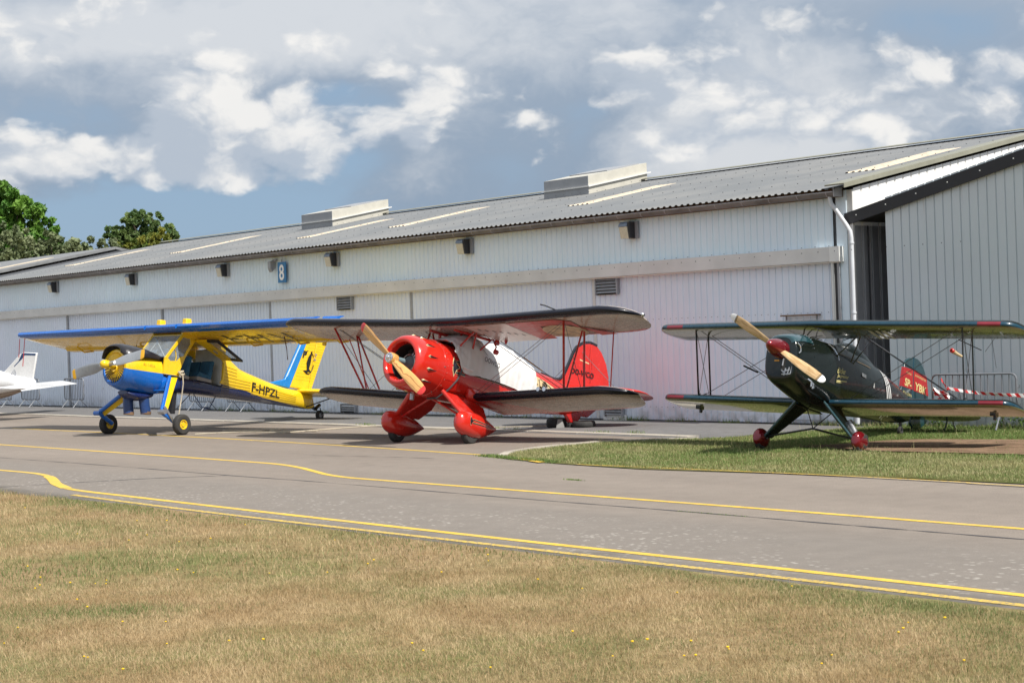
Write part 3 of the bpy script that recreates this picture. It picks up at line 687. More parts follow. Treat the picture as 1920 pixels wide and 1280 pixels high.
M_SEATS = mat('grey_seat_shell', (.28, .27, .26), rough=.5)
# underside colour of wings: panels show the ground, so plain glossy yellow with rib lines
def ribpaint(base, rib, pitch, y0=0., width=.06, xr=None):
    def f(N, tc):
        x, y, z = N.sep(tc)
        t = N.m('FRACT', N.m('DIVIDE', N.m('ADD', y, 50.0+y0), pitch))
        e = N.m('LESS_THAN', N.m('ABSOLUTE', N.m('SUBTRACT', t, .5)), width/2)
        return N.mix(N.m('MULTIPLY', e, .55), base, rib)
    return f
M_WWING = mat('yellow_wing_skin', rough=.28, coat=.35, var=.12, vscale=1.2, fn=ribpaint(YEL, tuple(v*.55 for v in YEL), .40), dirt=.15)
body = Body([(1.02, .40, 1.90, 1.10, 2), (.98, .45, 1.95, 1.05, 2), (.85, .50, 2.0, 1.0, 2), (.6, .52, 2.0, .96, 2.1), (.3, .53, 1.97, .94, 2.3), (0, .54, 1.90, .97, 2.6)], 3)
body.mesh().build('engine_cowling', M_WLV, W)
m = MB(); m.lathe([(1.0, .46), (1.06, .43), (1.07, .38), (1.03, .34), (.96, .33)], (0, 0, 1.5), 'x', 36); m.build('cowling_lip', M_WLV, W)
m = MB()
for k in range(30):     # opening shutters: thin radial blades
    a = 2*math.pi*k/30; c, s_ = math.cos(a), math.sin(a)
    t = Vector((.5, -s_, c)).normalized()*.030
    p0 = Vector((1.05, c*.11, 1.5+s_*.11)); p1 = Vector((1.045, c*.345, 1.5+s_*.345))
    m2 = MB(); m2.plate([p0+t*.4, p1+t, p1-t, p0-t*.4], .006, (1, 0, 0)); m2.build('shutter_blade', M_WY, W, smooth=False)
m = MB(); m.lathe([(.99, .001), (.99, .345)], (0, 0, 1.5), 'x', 32); m.build('shutter_backing', M_CYL, W)
m = MB(); m.lathe([(1.03, .001), (1.07, .08), (1.08, .10), (1.06, .115), (1.0, .115)], (0, 0, 1.5), 'x', 24); m.build('shutter_ring', M_WY, W)
# black quilted cover over the top of the cowling
cov = MB(); rings = []
for x, hw_, zt_, zl in [(1.16, .30, 2.0, 1.85), (1.08, .45, 2.05, 1.72), (.95, .50, 2.07, 1.72), (.7, .515, 2.06, 1.78), (.4, .50, 2.03, 1.80), (.15, .47, 1.98, 1.80), (-.03, .44, 1.93, 1.80)]:
    rings.append([(x, hw_*1.02*math.cos(t), zl+(zt_-zl)*math.sin(t)**.75 if math.sin(t) > 0 else zl) for t in [math.pi*k/16 for k in range(17)]])
cov.loft(rings, cap=False, closed=False); o = cov.build('cowling_cover', mat('black_canvas', (.015, .013, .016), rough=.35, coat=.3, bump=.6, bscale=6), W)
sl = o.modifiers.new('s', 'SOLIDIFY'); sl.thickness = .02
# propeller
hub = (1.26, 0, 1.55)
m = MB(); m.lathe([(-.20, .07), (-.05, .075), (.0, .10), (.10, .10), (.16, .085), (.20, .05), (.21, .001)], hub, 'x', 20); ph = m.build('propeller', M_WY, W)
dv = Vector((0, math.cos(R(10)), math.sin(R(10))))
M_PG = mat('grey_blade_paint', (.30, .32, .345), rough=.3, coat=.3, var=.08); M_PY = mat('orange_blade_tip', (.80, .42, .015), rough=.35)
ch = lambda u: .11+.15*min(max((u-.08)/.3, 0), 1)-.05*max(u-.55, 0) if u < .985 else .20
for s_ in (1, -1): blade('blade', ph, hub, dv*s_, 1.32, ch, (M_PG, M_PY), r0=.10, tw0=28, tw1=8, thick=.10, tipfrom=.91)
m = MB()
for s_ in (1, -1): m.tube([Vector(hub)+dv*s_*.08, Vector(hub)+dv*s_*.26], .055, 12)
m.build('blade_root', M_STEEL, ph)
lettering('AI-14RA', lambda u, v: body.p(.62-.36*u, 1.60+.075*v-.015*u, 1, .006), mat('faded_lettering', (.45, .25, .01), rough=.5), W, shear=.2)
# lower tub under the cabin
tub = Body([(.02, .54, 1.52, .97, 3), (-.45, .55, 1.50, 1.05, 3.4), (-1.2, .55, 1.48, 1.11, 3.6), (-1.9, .52, 1.46, 1.13, 3.6)], 3)
tub.mesh().build('cabin_tub', M_WLV, W)
# rear fuselage
rear = Body([(-1.88, .53, 2.36, 1.13, 4), (-2.2, .49, 2.20, 1.14, 3.6), (-2.5, .44, 2.05, 1.155, 3.4), (-2.8, .40, 1.94, 1.16, 3.2), (-3.75, .31, 1.77, 1.18, 3), (-4.44, .235, 1.68, 1.20, 2.8), (-5.0, .17, 1.66, 1.20, 2.5), (-5.45, .10, 1.62, 1.21, 2.2), (-5.62, .04, 1.55, 1.24, 2)], 4)
rear.mesh().build('rear_fuselage', M_WLV, W)
for k in range(8):     # pressed stiffening beads
    z0 = 1.40+.085*k
    x1 = -3.0-.0*k if k < 4 else -2.45
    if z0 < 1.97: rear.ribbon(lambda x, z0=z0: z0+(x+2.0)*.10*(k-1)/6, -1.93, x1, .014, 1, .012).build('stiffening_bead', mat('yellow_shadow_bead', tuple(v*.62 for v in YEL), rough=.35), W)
for k in range(4):
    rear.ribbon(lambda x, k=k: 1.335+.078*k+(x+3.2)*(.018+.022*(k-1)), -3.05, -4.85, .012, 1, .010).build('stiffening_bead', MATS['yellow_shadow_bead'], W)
lettering('F-HPZL', lambda u, v: rear.p(-3.06-1.10*u, (1.405-.055*u)+(.245-.05*u)*v, 1, .014), M_TXT, W, name='registration', shear=.0, bold=.02)
# front side panels, posts, roof
def bar(name, pts, wd, th, nrm, m_, parent=W):
    b = MB(); b.tube(pts, wd, 8, flat=th/wd, axis=None); return b.build(name, m_, parent)
for s_ in (1, -1):
    y = s_*.545
    MB().plate([(.03, y, 1.47), (.03, y, 1.86), (-.06, y, 1.88), (-.16, y, 1.81), (-.37, y, 1.84), (-.47, y, 1.95), (-.58, y, 1.98), (-.50, y, 1.80), (-.42, y, 1.60), (-.45, y, 1.47)], .03, (0, 1, 0)).build('side_panel', M_WLV, W, smooth=False)
    MB().plate([(.02, y, 1.86), (-.45, y, 2.50), (-.53, y, 2.50), (-.06, y, 1.86)], .045, (0, 1, 0)).build('windscreen_post', M_WY, W, smooth=False)
    MB().plate([(-.40, y, 1.60), (-.57, y, 1.98), (-.74, y, 2.30), (-.72, y, 2.44), (-.96, y, 2.44), (-.86, y, 2.36), (-.63, y, 1.99), (-.47, y, 1.60), (-.47, y, 1.47), (-.40, y, 1.47)], .04, (0, 1, 0)).build('door_post', M_WY, W, smooth=False)
    MB().plate([(-.45, y, 2.44), (-.45, y, 2.56), (-1.95, y, 2.45), (-1.95, y, 2.36), (-.90, y, 2.41)], .04, (0, 1, 0)).build('cantrail', M_WY, W, smooth=False)
    MB().plate([(-.86, y, 2.41), (-1.9, y, 2.36), (-1.93, y, 1.47), (-1.80, y, 1.47), (-1.87, y, 1.56), (-1.885, y, 1.95), (-1.79, y, 2.08)], .035, (0, 1, 0)).build('rear_panel', M_WY, W, smooth=False)
    MB().plate([(-.06, y*.99, 1.88), (-.16, y*.99, 1.81), (-.37, y*.99, 1.84), (-.57, y*.99, 1.98), (-.74, y*.99, 2.30), (-.72, y*.99, 2.44), (-.50, y*.99, 2.48)], .008, (0, 1, 0)).build('side_window', M_GLASS, W, smooth=False)
    m = MB(); m.tube([(-.24, y*1.02, 2.16), (-.30, y*1.02, 2.05), (-.33, y*1.02, 1.92), (-.31, y*1.02, 1.82)], .012, 6); m.build('window_bar', M_WY, W)
y = -.50
MB().plate([(-.45, y, 1.47), (-1.9, y, 1.47), (-1.9, y, 1.95), (-1.1, y, 1.95), (-.9, y, 1.75), (-.6, y, 1.75)], .03, (0, 1, 0)).build('far_door_lining', M_LINER, W, smooth=False)
MB().plate([(-.55, y, 1.76), (-.9, y, 1.76), (-1.1, y, 1.96), (-1.88, y, 1.96), (-1.86, y, 2.1), (-.9, y, 2.42), (-.75, y, 2.3)], .008, (0, 1, 0)).build('far_window', M_GLASS, W, smooth=False)
for a, b_ in (((-1.1, y, 1.95), (-.92, y, 2.40)), ((-1.1, y, 2.3), (-1.8, y, 1.7))): MB().tube([a, b_], .02, 6).build('door_frame_tube', M_LINER, W)
MB().plate([(-.45, -.54, 2.49), (-.45, .54, 2.49), (-1.95, .54, 2.40), (-1.95, -.54, 2.40)], .04, (0, 0, 1)).build('cabin_roof', M_WY, W, smooth=False)
MB().plate([(.0, -.52, 1.5), (.0, .52, 1.5), (-.0, .50, 1.86), (-.0, -.50, 1.86)], .03, (1, 0, 0)).build('instrument_panel', M_VOID, W, smooth=False)
MB().plate([(-.1, -.52, 1.40), (-.1, .52, 1.40), (-1.9, .52, 1.40), (-1.9, -.52, 1.40)], .03, (0, 0, 1)).build('cabin_floor', M_VOID, W, smooth=False)
MB().plate([(-1.86, -.52, 1.4), (-1.86, .52, 1.4), (-1.86, .50, 2.34), (-1.86, -.5, 2.34)], .02, (1, 0, 0)).build('rear_bulkhead', M_LINER, W, smooth=False)
ws = MB().plate([(.02, -.50, 1.88), (.02, .52, 1.87), (-.46, .52, 2.50), (-.46, -.50, 2.50)], .01, (.8, 0, .6)).build('windscreen', M_GLASS, W, smooth=False)
for a, b_, r_ in (((.02, .50, 1.88), (-.42, -.46, 2.46), .014), ((.0, -.25, 1.9), (-.44, -.28, 2.48), .010)): MB().tube([(a[0]-.05, a[1], a[2]), (b_[0]-.05, b_[1], b_[2])], r_, 6).build('brace_tube', M_TRIMW, W)
MB().tube([(.03, -.53, 1.87), (.04, 0, 1.895), (.03, .53, 1.87)], .02, 6).build('windscreen_sill', M_BLK, W)
# seats seen through the open door
def seat(x, y, s_=1.0):
    so_ = MB().plate([(x+.22, y, 1.56), (x-.16, y, 1.52), (x-.16, y, 1.62), (x+.18, y, 1.68)], .42, (0, 1, 0)).build('seat', M_SEATB, W, bevel=.02)
    MB().plate([(x-.10, y, 1.50), (x-.22, y, 2.02*s_+(1-s_)*1.9), (x-.31, y, 2.02*s_+(1-s_)*1.9), (x-.24, y, 1.50)], .40, (0, 1, 0)).build('seat_back', M_SEATB, so_, bevel=.03)
    MB().plate([(x+.24, y, 1.46), (x-.24, y, 1.44), (x-.24, y, 1.52), (x+.23, y, 1.56)], .44, (0, 1, 0)).build('seat_shell', M_SEATS, so_, bevel=.01)
seat(-.62, .27); seat(-.62, -.25); seat(-1.35, .27, .8); seat(-1.40, -.25, .8)
m = MB(); m.lathe([(0, .001), (0, .085), (.02, .09)], (-.60, -.40, 2.18), 'y', 20); m.build('round_instrument', mat('instrument_face', (.55, .55, .52), rough=.5, vscale=30, var=.5), W)
lettering('G', lambda u, v: (-1.16-.09*u, -.47, 2.10+.17*v), M_TXT, W)
# raised door
dr = MB(); A_, B_, C_, D_ = Vector((-.90, .56, 2.41)), Vector((-1.02, 1.22, 2.42)), Vector((-1.92, 1.20, 2.02)), Vector((-1.80, .56, 2.07))
def onq(u, v): return A_*(1-u)*(1-v)+B_*(1-u)*v+C_*u*v+D_*u*(1-v)
nrm = (B_-A_).cross(D_-A_).normalized()
do = MB().plate([onq(0, 0), onq(0, .5), onq(1, .5), onq(1, 0)], .05, nrm).build('raised_door', M_WY, W, smooth=False)
for q in ([onq(0, .5), onq(.0, 1), onq(.07, 1), onq(.07, .5)], [onq(.93, .5), onq(.93, 1), onq(1, 1), onq(1, .5)], [onq(.07, .9), onq(.07, 1), onq(.93, 1), onq(.93, .9)]): MB().plate(q, .05, nrm).build('door_frame', M_BLK, do, smooth=False)
MB().plate([onq(.07, .5), onq(.07, .9), onq(.93, .9), onq(.93, .5)], .01, nrm).build('door_glass', M_GLASS, do, smooth=False)
MB().tube([onq(.45, .30)+nrm*-.04, onq(.6, .30)+nrm*-.04], .02, 6).build('door_handle', M_STEEL, do)
# wing
def wsec(y, xl, zl, xt, zt_, th): return (y, xl, zl, xt, zt_, th)
WS = [wsec(-6.02, -.55, 2.62, -.72, 2.60, .03), wsec(-5.93, -.34, 2.64, -1.05, 2.55, .08), wsec(-5.6, -.31, 2.645, -1.65, 2.45, .13), wsec(-3, -.30, 2.65, -1.72, 2.43, .16), wsec(-.55, -.30, 2.66, -1.72, 2.43, .17), wsec(.55, -.30, 2.66, -1.72, 2.43, .17), wsec(3, -.30, 2.65, -1.72, 2.43, .16), wsec(5.6, -.31, 2.64, -1.65, 2.45, .13), wsec(5.93, -.34, 2.63, -1.05, 2.54, .08), wsec(6.02, -.55, 2.61, -.72, 2.59, .03)]
wg = wing(WS, mfn=lambda i, k: 1 if 5 <= k <= 12 else 0).build('wing', [M_WWING, M_WB], W)
# slat along the leading edge, in front of the wing (gap at the inner joint)
for (ya, yb) in ((-5.9, -.62), (-.55, .55), (.62, 5.25), (5.55, 5.95)):
    m = MB(); pr_ = [(.06, .0), (.03, .055), (-.06, .085), (-.18, .10), (-.18, .085), (-.06, .04), (-.01, -.02), (.03, -.05)]
    rings = [[(-.26+u-(.06 if abs(y) > 5.8 else 0), y, 2.665+v) for u, v in pr_] for y in (ya, yb)]
    m.loft(rings); m.build('slat', M_WB, wg)
MB().box((-.34, 5.40, 2.66), (.16, .26, .07)).build('landing_light', M_CHROME, wg, bevel=.01)
for yy in (-4.6, -2.0, 2.0, 3.6, 4.9):
    MB().tube([(-1.25, yy, 2.45), (-1.5, yy, 2.33), (-1.8, yy, 2.40)], .022, 6).build('flap_hinge', M_WY, wg)
for (ya, yb) in ((-5.5, -3.1), (-3.05, -.7), (.7, 3.05), (3.1, 5.5)):
    m = MB(); m.loft([[(-1.52, y, 2.475), (-1.62, y, 2.50), (-1.86, y, 2.42), (-1.86, y, 2.405), (-1.6, y, 2.40)] for y in (ya, yb)]); m.build('flap', M_WY, wg)
for yy in (-3.35, 3.85):
    MB().tube([(-.7, yy, 2.74), (-.72, yy, 2.80), (-.78, yy+.14, 2.81), (-.8, yy+.2, 2.76)], .012, 6).build('grab_handle', M_WY, wg)
for yy in (-.5, .47): MB().plate([(-.55, yy, 2.70), (-.55, yy, 2.92), (-.72, yy, 2.93), (-.76, yy, 2.70)], .15, (0, 1, 0)).build('fuel_vent_housing', M_WY, wg, bevel=.02)
# registration under the right part of the wing (very flat view)
lettering('F-H', lambda u, v: (-.75-.7*v, 1.5+1.3*u, 2.523-.13*v), M_TXT, W, name='wing_registration')
lettering('ZL', lambda u, v: (-.75-.7*v, 3.0+.9*u, 2.523-.13*v), M_TXT, W, name='wing_registration')
# mass balances and streamers
for yy in (-2.6, 5.0): 
    m = MB(); m.tube([(-1.25, yy, 2.46), (-1.05, yy-.12, 2.26)], .014, 6); m.lathe([(-.05, .001), (-.03, .045), (.03, .045), (.05, .001)], (-1.03, yy-.13, 2.23), 'x', 10); m.build('mass_balance', M_WY, wg)
M_RED1 = mat('red_ribbon', (.55, .03, .04), rough=.6)
for (yy, ln, x_) in ((-6.0, .50, -.40), (-5.75, .75, -.38)):
    MB().plate([(x_, yy, 2.58), (x_, yy+.025, 2.58), (x_-.03, yy+.03, 2.58-ln), (x_-.03, yy, 2.58-ln)], .004, (1, 0, 0)).build('warning_streamer', M_RED1, wg, smooth=False)
MB().tube([(-1.3, -2.2, 2.45), (-1.33, -2.22, 2.2), (-1.3, -2.2, 1.95)], .008, 5).build('tie_cord', M_BLK, wg)
MB().tube([(-1.2, 3.35, 2.46), (-1.3, 3.36, 2.2), (-1.42, 3.30, 1.95)], .012, 5).build('tie_cord', mat('brown_cord', (.10, .03, .03), rough=.8), wg)
# fin, rudder, tailplane
fin = MB(); prof = [(-4.03, 1.72), (-4.55, 1.88), (-5.11, 3.09), (-5.13, 3.13), (-5.62, 3.20), (-5.43, 1.72)]
fin.plate([(x, 0, z) for x, z in prof], .085, (0, 1, 0)); fo = fin.build('fin', M_WY, W, bevel=.025)
MB().plate([(x, 0, z) for x, z in [(-3.95, 1.74), (-4.53, 1.91), (-5.075, 3.12), (-5.30, 3.14), (-4.72, 1.68)]], .097, (0, 1, 0)).build('fin_leading_edge', mat('light_blue_paint', (.01, .20, .58), rough=.3, coat=.4), fo, bevel=.02)
MB().plate([(x, 0, z) for x, z in [(-4.585, 1.99), (-4.60, 1.99), (-5.03, 2.95), (-5.018, 2.95)]], .1005, (0, 1, 0)).build('white_stripe', M_TRIMW, fo, smooth=False)
ru = MB(); n_ = 22; pz = [1.28+(3.22-1.28)*i/n_ for i in range(n_+1)]
rud = ru.plate([(x, 0, z) for x, z in [(-5.65, 3.21), (-6.08, 3.28), (-5.78, 2.42), (-5.56, 1.74), (-5.44, 1.72)]], .05, (0, 1, 0)).build('rudder', M_WY, W, bevel=.01)
for k in range(19):
    z = 1.82+k*.075; 
    xh = -5.46-(z-1.75)*.133; xt_ = -5.58-(z-1.78)*.325
    MB().plate([(xh-.02, 0, z), (xt_+.01, 0, z+.012), (xt_+.01, 0, z+.024), (xh-.02, 0, z+.012)], .062, (0, 1, 0)).build('rudder_bead', M_WY, rud, smooth=False)
MB().plate([(x, 0, z) for x, z in [(-5.42, 1.70), (-5.60, 1.66), (-5.72, 1.30), (-5.55, 1.22), (-5.40, 1.25)]], .06, (0, 1, 0)).build('rudder_foot', M_WY, W, bevel=.01)
for k in range(12):
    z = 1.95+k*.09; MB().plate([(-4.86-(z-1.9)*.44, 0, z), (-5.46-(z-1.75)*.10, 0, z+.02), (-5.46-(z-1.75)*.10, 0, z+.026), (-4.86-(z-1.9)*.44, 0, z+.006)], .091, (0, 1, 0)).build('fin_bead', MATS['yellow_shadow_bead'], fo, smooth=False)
for s_ in (1,):
    yy = s_*.055
    lettering('P', lambda u, v: (-5.10-.14*u-.03*v, yy, 2.56+.20*v), M_TXT, fo, bold=.03)
    lettering('Z', lambda u, v: (-5.52-.10*u-.03*v, yy, 2.55+.18*v), mat('blue_lettering', (.05, .09, .3), rough=.5), fo)
    lettering('L', lambda u, v: (-5.28-.12*u-.03*v, yy, 2.14+.16*v), M_TXT, fo, bold=.03)
    m = MB(); cx_, cz_ = -5.33, 2.47
    for a0, a1 in ((20, 80), (190, 250), (262, 300), (110, 150)):
        pts = [(cx_+math.cos(R(a0+(a1-a0)*k/6))*.21, yy, cz_+math.sin(R(a0+(a1-a0)*k/6))*.31) for k in range(7)]
        m.tube(pts, .011, 5)
    m.plate([(-5.30, yy, 2.25), (-5.27, yy, 2.45), (-5.33, yy, 2.62), (-5.46, yy, 2.80), (-5.44, yy, 2.62), (-5.42, yy, 2.45), (-5.38, yy, 2.30), (-5.47, yy, 2.20), (-5.40, yy, 2.22), (-5.25, yy, 2.18), (-5.16, yy, 2.22)], .006, (0, 1, 0))
    m.build('tail_emblem', M_TXT, fo, smooth=False)
ST = [wsec(-1.95, -5.62, 1.64, -5.95, 1.62, .03), wsec(-1.8, -5.45, 1.65, -6.1, 1.62, .06), wsec(-.1, -5.05, 1.66, -6.2, 1.62, .10), wsec(.1, -5.05, 1.66, -6.2, 1.62, .10), wsec(1.8, -5.45, 1.65, -6.1, 1.62, .06), wsec(1.95, -5.62, 1.64, -5.95, 1.62, .03)]
wing(ST).build('tailplane', M_WY, W)
for s_ in (1, -1):
    wing([wsec(s_*y, xl+.012, zl+.003, xl-.35, zl-.01, th*1.05) for (y, xl, zl, xt, zt_, th) in ([ST[3], ST[4], ST[5]] if True else [])][1:]).build('tailplane_tip', M_WB, W)
    MB().tube([(-5.65, s_*1.0, 1.60), (-5.35, s_*.06, 1.25)], .016, 6).build('tailplane_strut', M_BLK, W)
# tail wheel
tw = wheel('tail_wheel', W, (-5.98, 0, 1.10), .13, .10, M_STEEL)
m = MB(); m.tube([(-5.30, 0, 1.24), (-5.72, 0, 1.30), (-5.80, 0, 1.22)], .03, 8); m.tube([(-5.45, 0, 1.30), (-5.85, 0, 1.22)], .025, 8); m.tube([(-5.80, 0, 1.26), (-5.95, .0, 1.38)], .05, 8)
for s_ in (1, -1): m.tube([(-5.90, s_*.07, 1.30), (-5.98, s_*.07, 1.10)], .014, 6)
m.build('tail_wheel_fork', M_BLACK, W)
# main gear: fixed leg, yellow fairing, trailing arm, wheel
for s_ in (1, -1):
    top = Vector((-.22, s_*.50, 1.38)); knee = Vector((.44, s_*1.25, .50)); ax = Vector((.02, s_*1.33, .245))
    top = Vector((-.05, s_*.46, 1.10)) if s_ < 0 else Vector((-.20, .53, 1.42))
    if s_ < 0: top = Vector((.32, -.42, 1.02)); knee = Vector((.47, -1.20, .47))
    else: knee = Vector((.50, 1.20, .50))
    leg = MB().tube([top, knee], .05, 12).build('gear_leg', M_WB, W)
    b_ = Vector((-.24, 0, .02)) if s_ > 0 else Vector((-.17, -.02, -.13))
    MB().plate([top+Vector((-.03, 0, 0)), top+b_, knee+(Vector((-.17, 0, .08)) if s_ > 0 else Vector((-.14, .06, -.06))), knee+Vector((-.03, 0, .05))], .05, (0, -s_*.55, .2)).build('leg_fairing', M_WY, leg, bevel=.012)
    m = MB(); m.tube([knee+Vector((0, -.09*s_, 0)), knee+Vector((0, .13*s_, 0))], .06, 12); m.build('knee_joint', M_STEEL if s_ > 0 else M_WB, leg)
    arm = MB().tube([knee+Vector((0, -.03*s_, 0)), ax+Vector((.0, -.13*s_, .02))], .05, 10).build('trailing_arm', M_WB, W)
    MB().tube([knee+Vector((-.05, .03*s_, .12)), ax+Vector((.12, -.08*s_, .05))], .032, 10).build('shock_absorber', M_STEEL, arm)
    MB().tube([ax+Vector((0, -.14*s_, 0)), ax], .03, 8).build('axle', M_STEEL, arm)
    wheel('main_wheel', W, (.0, s_*1.37, .245), .245, .17, M_WY)
    MB().tube([(.12, s_*.35, 1.05), (knee+(top-knee)*.62)], .022, 8).build('gear_brace', M_WB, W)
# belly: exhaust stacks in blue covers, radiator scoop, steps
M_TARP = mat('blue_tarpaulin', (.015, .05, .17), rough=.35, coat=.3, bump=.7, bscale=14)
for (pa, pb, lb) in (((.22, .12, 1.0), (.10, .14, .50), 'blue wrapped exhaust stack'), ((.45, -.15, .95), (.38, -.15, .46), None)):
    e = MB(); e.tube([pa, (Vector(pa)+Vector(pb))/2+Vector((.01, 0, 0)), pb], .125, 16); eo = e.build('exhaust_stack', M_TARP, W)
    MB().lathe([(0, .001), (0, .11), (-.02, .127), (.05, .128)], pb, 'z', 16).build('exhaust_rim', M_BRN, eo)
Body([(.75, .18, .99, .90, 2), (.6, .26, 1.0, .80, 2), (.3, .30, 1.02, .78, 2.2), (.0, .24, 1.05, .88, 2)], 3).mesh().build('oil_cooler_fairing', M_WN, W)
MB().box((-.50, .30, .82), (.12, .26, .52)).build('belly_box', M_BLK, W, smooth=False)
MB().box((-.36, .30, .60), (.20, .10, .02)).build('belly_step', M_BLK, W, smooth=False)
for s0 in (.28,): 
    m = MB(); m.tube([(-1.2, s0, 1.14), (-1.45, s0+.1, .82), (-1.70, s0+.1, .84), (-1.95, s0, 1.16)], .012, 6); m.tube([(-1.45, s0+.1, .82), (-1.75, s0+.1, .80), (-1.80, s0+.1, .80)], .014, 6)
    m.build('entry_step', mat('step_blue', (.02, .05, .15), rough=.4), W)
    MB().tube([(-.62, .30, .62), (-.80, .30, .80), (-1.1, .3, 1.12)], .012, 6).build('belly_brace', M_BLK, W)
MB().tube([(.9, -.55, 1.03), (.75, -.75, 1.03)], .01, 6).build('pitot_tube', M_STEEL, W)
# rope tied at the door sill, hanging to the ground
rp = MB(); random.seed(3)
pts = [Vector((-.47, .60, 1.62)), Vector((-.50, .66, 1.5)), Vector((-.52, .68, 1.3)), Vector((-.50, .69, 1.0)), Vector((-.46, .70, .6)), Vector((-.42, .71, .25)), Vector((-.40, .72, -.01))]
rp.tube(pts, .016, 6); rp.tube([(-.40, .62, 1.56), (-.52, .64, 1.60), (-.58, .62, 1.54), (-.46, .65, 1.50), (-.38, .62, 1.58)], .025, 6)
M_ROPE = mat('rope_fibre', (.50, .44, .34), rough=.9, bump=.8, bscale=90)
o = rp.build('tie_rope', M_ROPE); Wm = W.matrix_world
bpy.context.view_layer.update(); o.matrix_world = W.matrix_world.copy(); tag(o, 'pale rope knotted at the open door sill of the yellow plane, hanging to the ground', 'rope')

# ------------------------------------------------------------ red biplane
B = scale_pose('red_biplane', -1.689, 32.164, .6914, .2413, -.00398, 'red radial-engined biplane with white cockpit cover and wooden propeller, in the middle', 'plane')
RED = (.56, .020, .011)
M_RED = mat('red_gloss_paint', RED, rough=.2, coat=.8, var=.05)
M_DRED = mat('dark_red_strut_paint', (.48, .014, .012), rough=.25, coat=.5)
def wac_under(N, tc):
    x, y, z = N.sep(tc)
    t = N.m('FRACT', N.m('DIVIDE', N.m('ADD', y, 50.0), .30))
    rib = N.m('LESS_THAN', N.m('ABSOLUTE', N.m('SUBTRACT', t, .5)), .035)
    ay = N.m('ABSOLUTE', y)
    c = N.mix(N.ss(N.noise(tc, 1.4, 5, .6), .35, .7), (.34, .235, .195), (.45, .34, .29))
    c = N.mix(N.m('MULTIPLY', rib, .35), c, (.35, .16, .13))
    # scalloped red edge at the trailing edge and the tip
    sc_ = N.m('ADD', N.m('ABSOLUTE', N.m('SUBTRACT', t, .5)), 0.0)
    edge = N.m('LESS_THAN', x, N.m('ADD', N.m('MULTIPLY', sc_, .10), N.m('SUBTRACT', -.93, N.m('MULTIPLY', N.m('MAXIMUM', N.m('SUBTRACT', ay, 3.6), 0.), -.15))))
    c = N.mix(edge, c, RED)
    return c
M_WUND = mat('cream_wing_fabric', rough=.28, coat=.25, var=.06, fn=wac_under, bump=.06, bscale=7)
def wac_under_low(N, tc):
    x, y, z = N.sep(tc); ay = N.m('ABSOLUTE', y)
    t = N.m('FRACT', N.m('DIVIDE', N.m('ADD', y, 50.0), .28)); rib = N.m('LESS_THAN', N.m('ABSOLUTE', N.m('SUBTRACT', t, .5)), .035)
    c = N.mix(N.ss(N.noise(tc, 1.4, 5, .6), .35, .7), (.33, .255, .20), (.44, .355, .285))
    c = N.mix(N.m('MULTIPLY', rib, .4), c, (.2, .08, .06))
    tri = N.m('LESS_THAN', N.m('ADD', ay, N.m('MULTIPLY', N.m('ADD', x, 1.6), .9)), 1.9)
    c = N.mix(tri, c, RED)
    e = N.m('LESS_THAN', x, -1.55)
    # aileron outline
    al = N.m('MULTIPLY', N.m('LESS_THAN', N.m('ABSOLUTE', N.m('ADD', x, 1.30)), .012), N.m('GREATER_THAN', ay, 2.2))
    return N.mix(al, N.mix(e, c, RED), (.03, .015, .015))
M_WUNDL = mat('cream_lower_fabric', rough=.28, coat=.25, var=.06, fn=wac_under_low, bump=.06, bscale=7)
M_WLE = mat('black_leading_edge', (.008, .009, .018), rough=.30, coat=.15, var=.1, spec=.35)
M_WTOP = mat('cream_wing_top', (.50, .42, .36), rough=.3, coat=.3)
M_CRM = mat('cream_pinstripe', (.62, .50, .28), rough=.4)
CZ = 1.44
cw = MB()
cw.lathe([(1.06, .365), (1.16, .372), (1.21, .388), (1.235, .42), (1.225, .465), (1.18, .507), (1.08, .540), (.94, .560), (.74, .570), (.55, .572), (.50, .57)], (0, 0, CZ), 'x', 56)
cwo = cw.build('engine_cowling', M_RED, B, angle=60)
cw = MB(); cw.lathe([(1.06, .365), (.9, .37), (.6, .37), (.59, .001)], (0, 0, CZ), 'x', 32); cw.build('cowling_liner', M_VOID, B)
# radial engine: crankcase, seven finned cylinders, pushrods
en = MB(); en.lathe([(.62, .17), (.84, .175), (.92, .165), (.98, .13), (1.03, .085), (1.10, .06), (1.36, .05), (1.38, .001)], (0, 0, CZ), 'x', 28)
eo = en.build('engine_crankcase', mat('engine_grey_blue', (.17, .24, .26), rough=.4, coat=.2), B)
for k in range(7):
    a = 2*math.pi*k/7+.22; c_, s_ = math.cos(a), math.sin(a)
    m = MB()
    pf = []
    for j in range(9): pf += [(.17+j*.016, .058), (.17+j*.016+.006, .074), (.17+j*.016+.010, .074), (.17+j*.016+.012, .058)]
    rings = []
    u_ = Vector((1, 0, 0)); v_ = Vector((0, -s_, c_)); w_ = Vector((0, c_, s_))
    for h_, r_ in pf: rings.append([Vector((.80, 0, CZ))+w_*h_+(u_*math.cos(t)+v_*math.sin(t))*r_ for t in [2*math.pi*q/12 for q in range(12)]])
    m.loft(rings); m.build('cylinder', M_CYL, eo, smooth=False)
    m = MB()
    for q in (-.045, .045): m.tube([Vector((.95, 0, CZ))+w_*.15+v_*q*.6, Vector((.90, 0, CZ))+w_*.31+v_*q], .009, 6)
    m.build('pushrod', M_CHROME, eo)
MB().lathe([(0, .165), (.012, .18), (.024, .165)], (.97, 0, CZ), 'x', 28).build('ignition_ring', M_STEEL, eo)
m = MB()
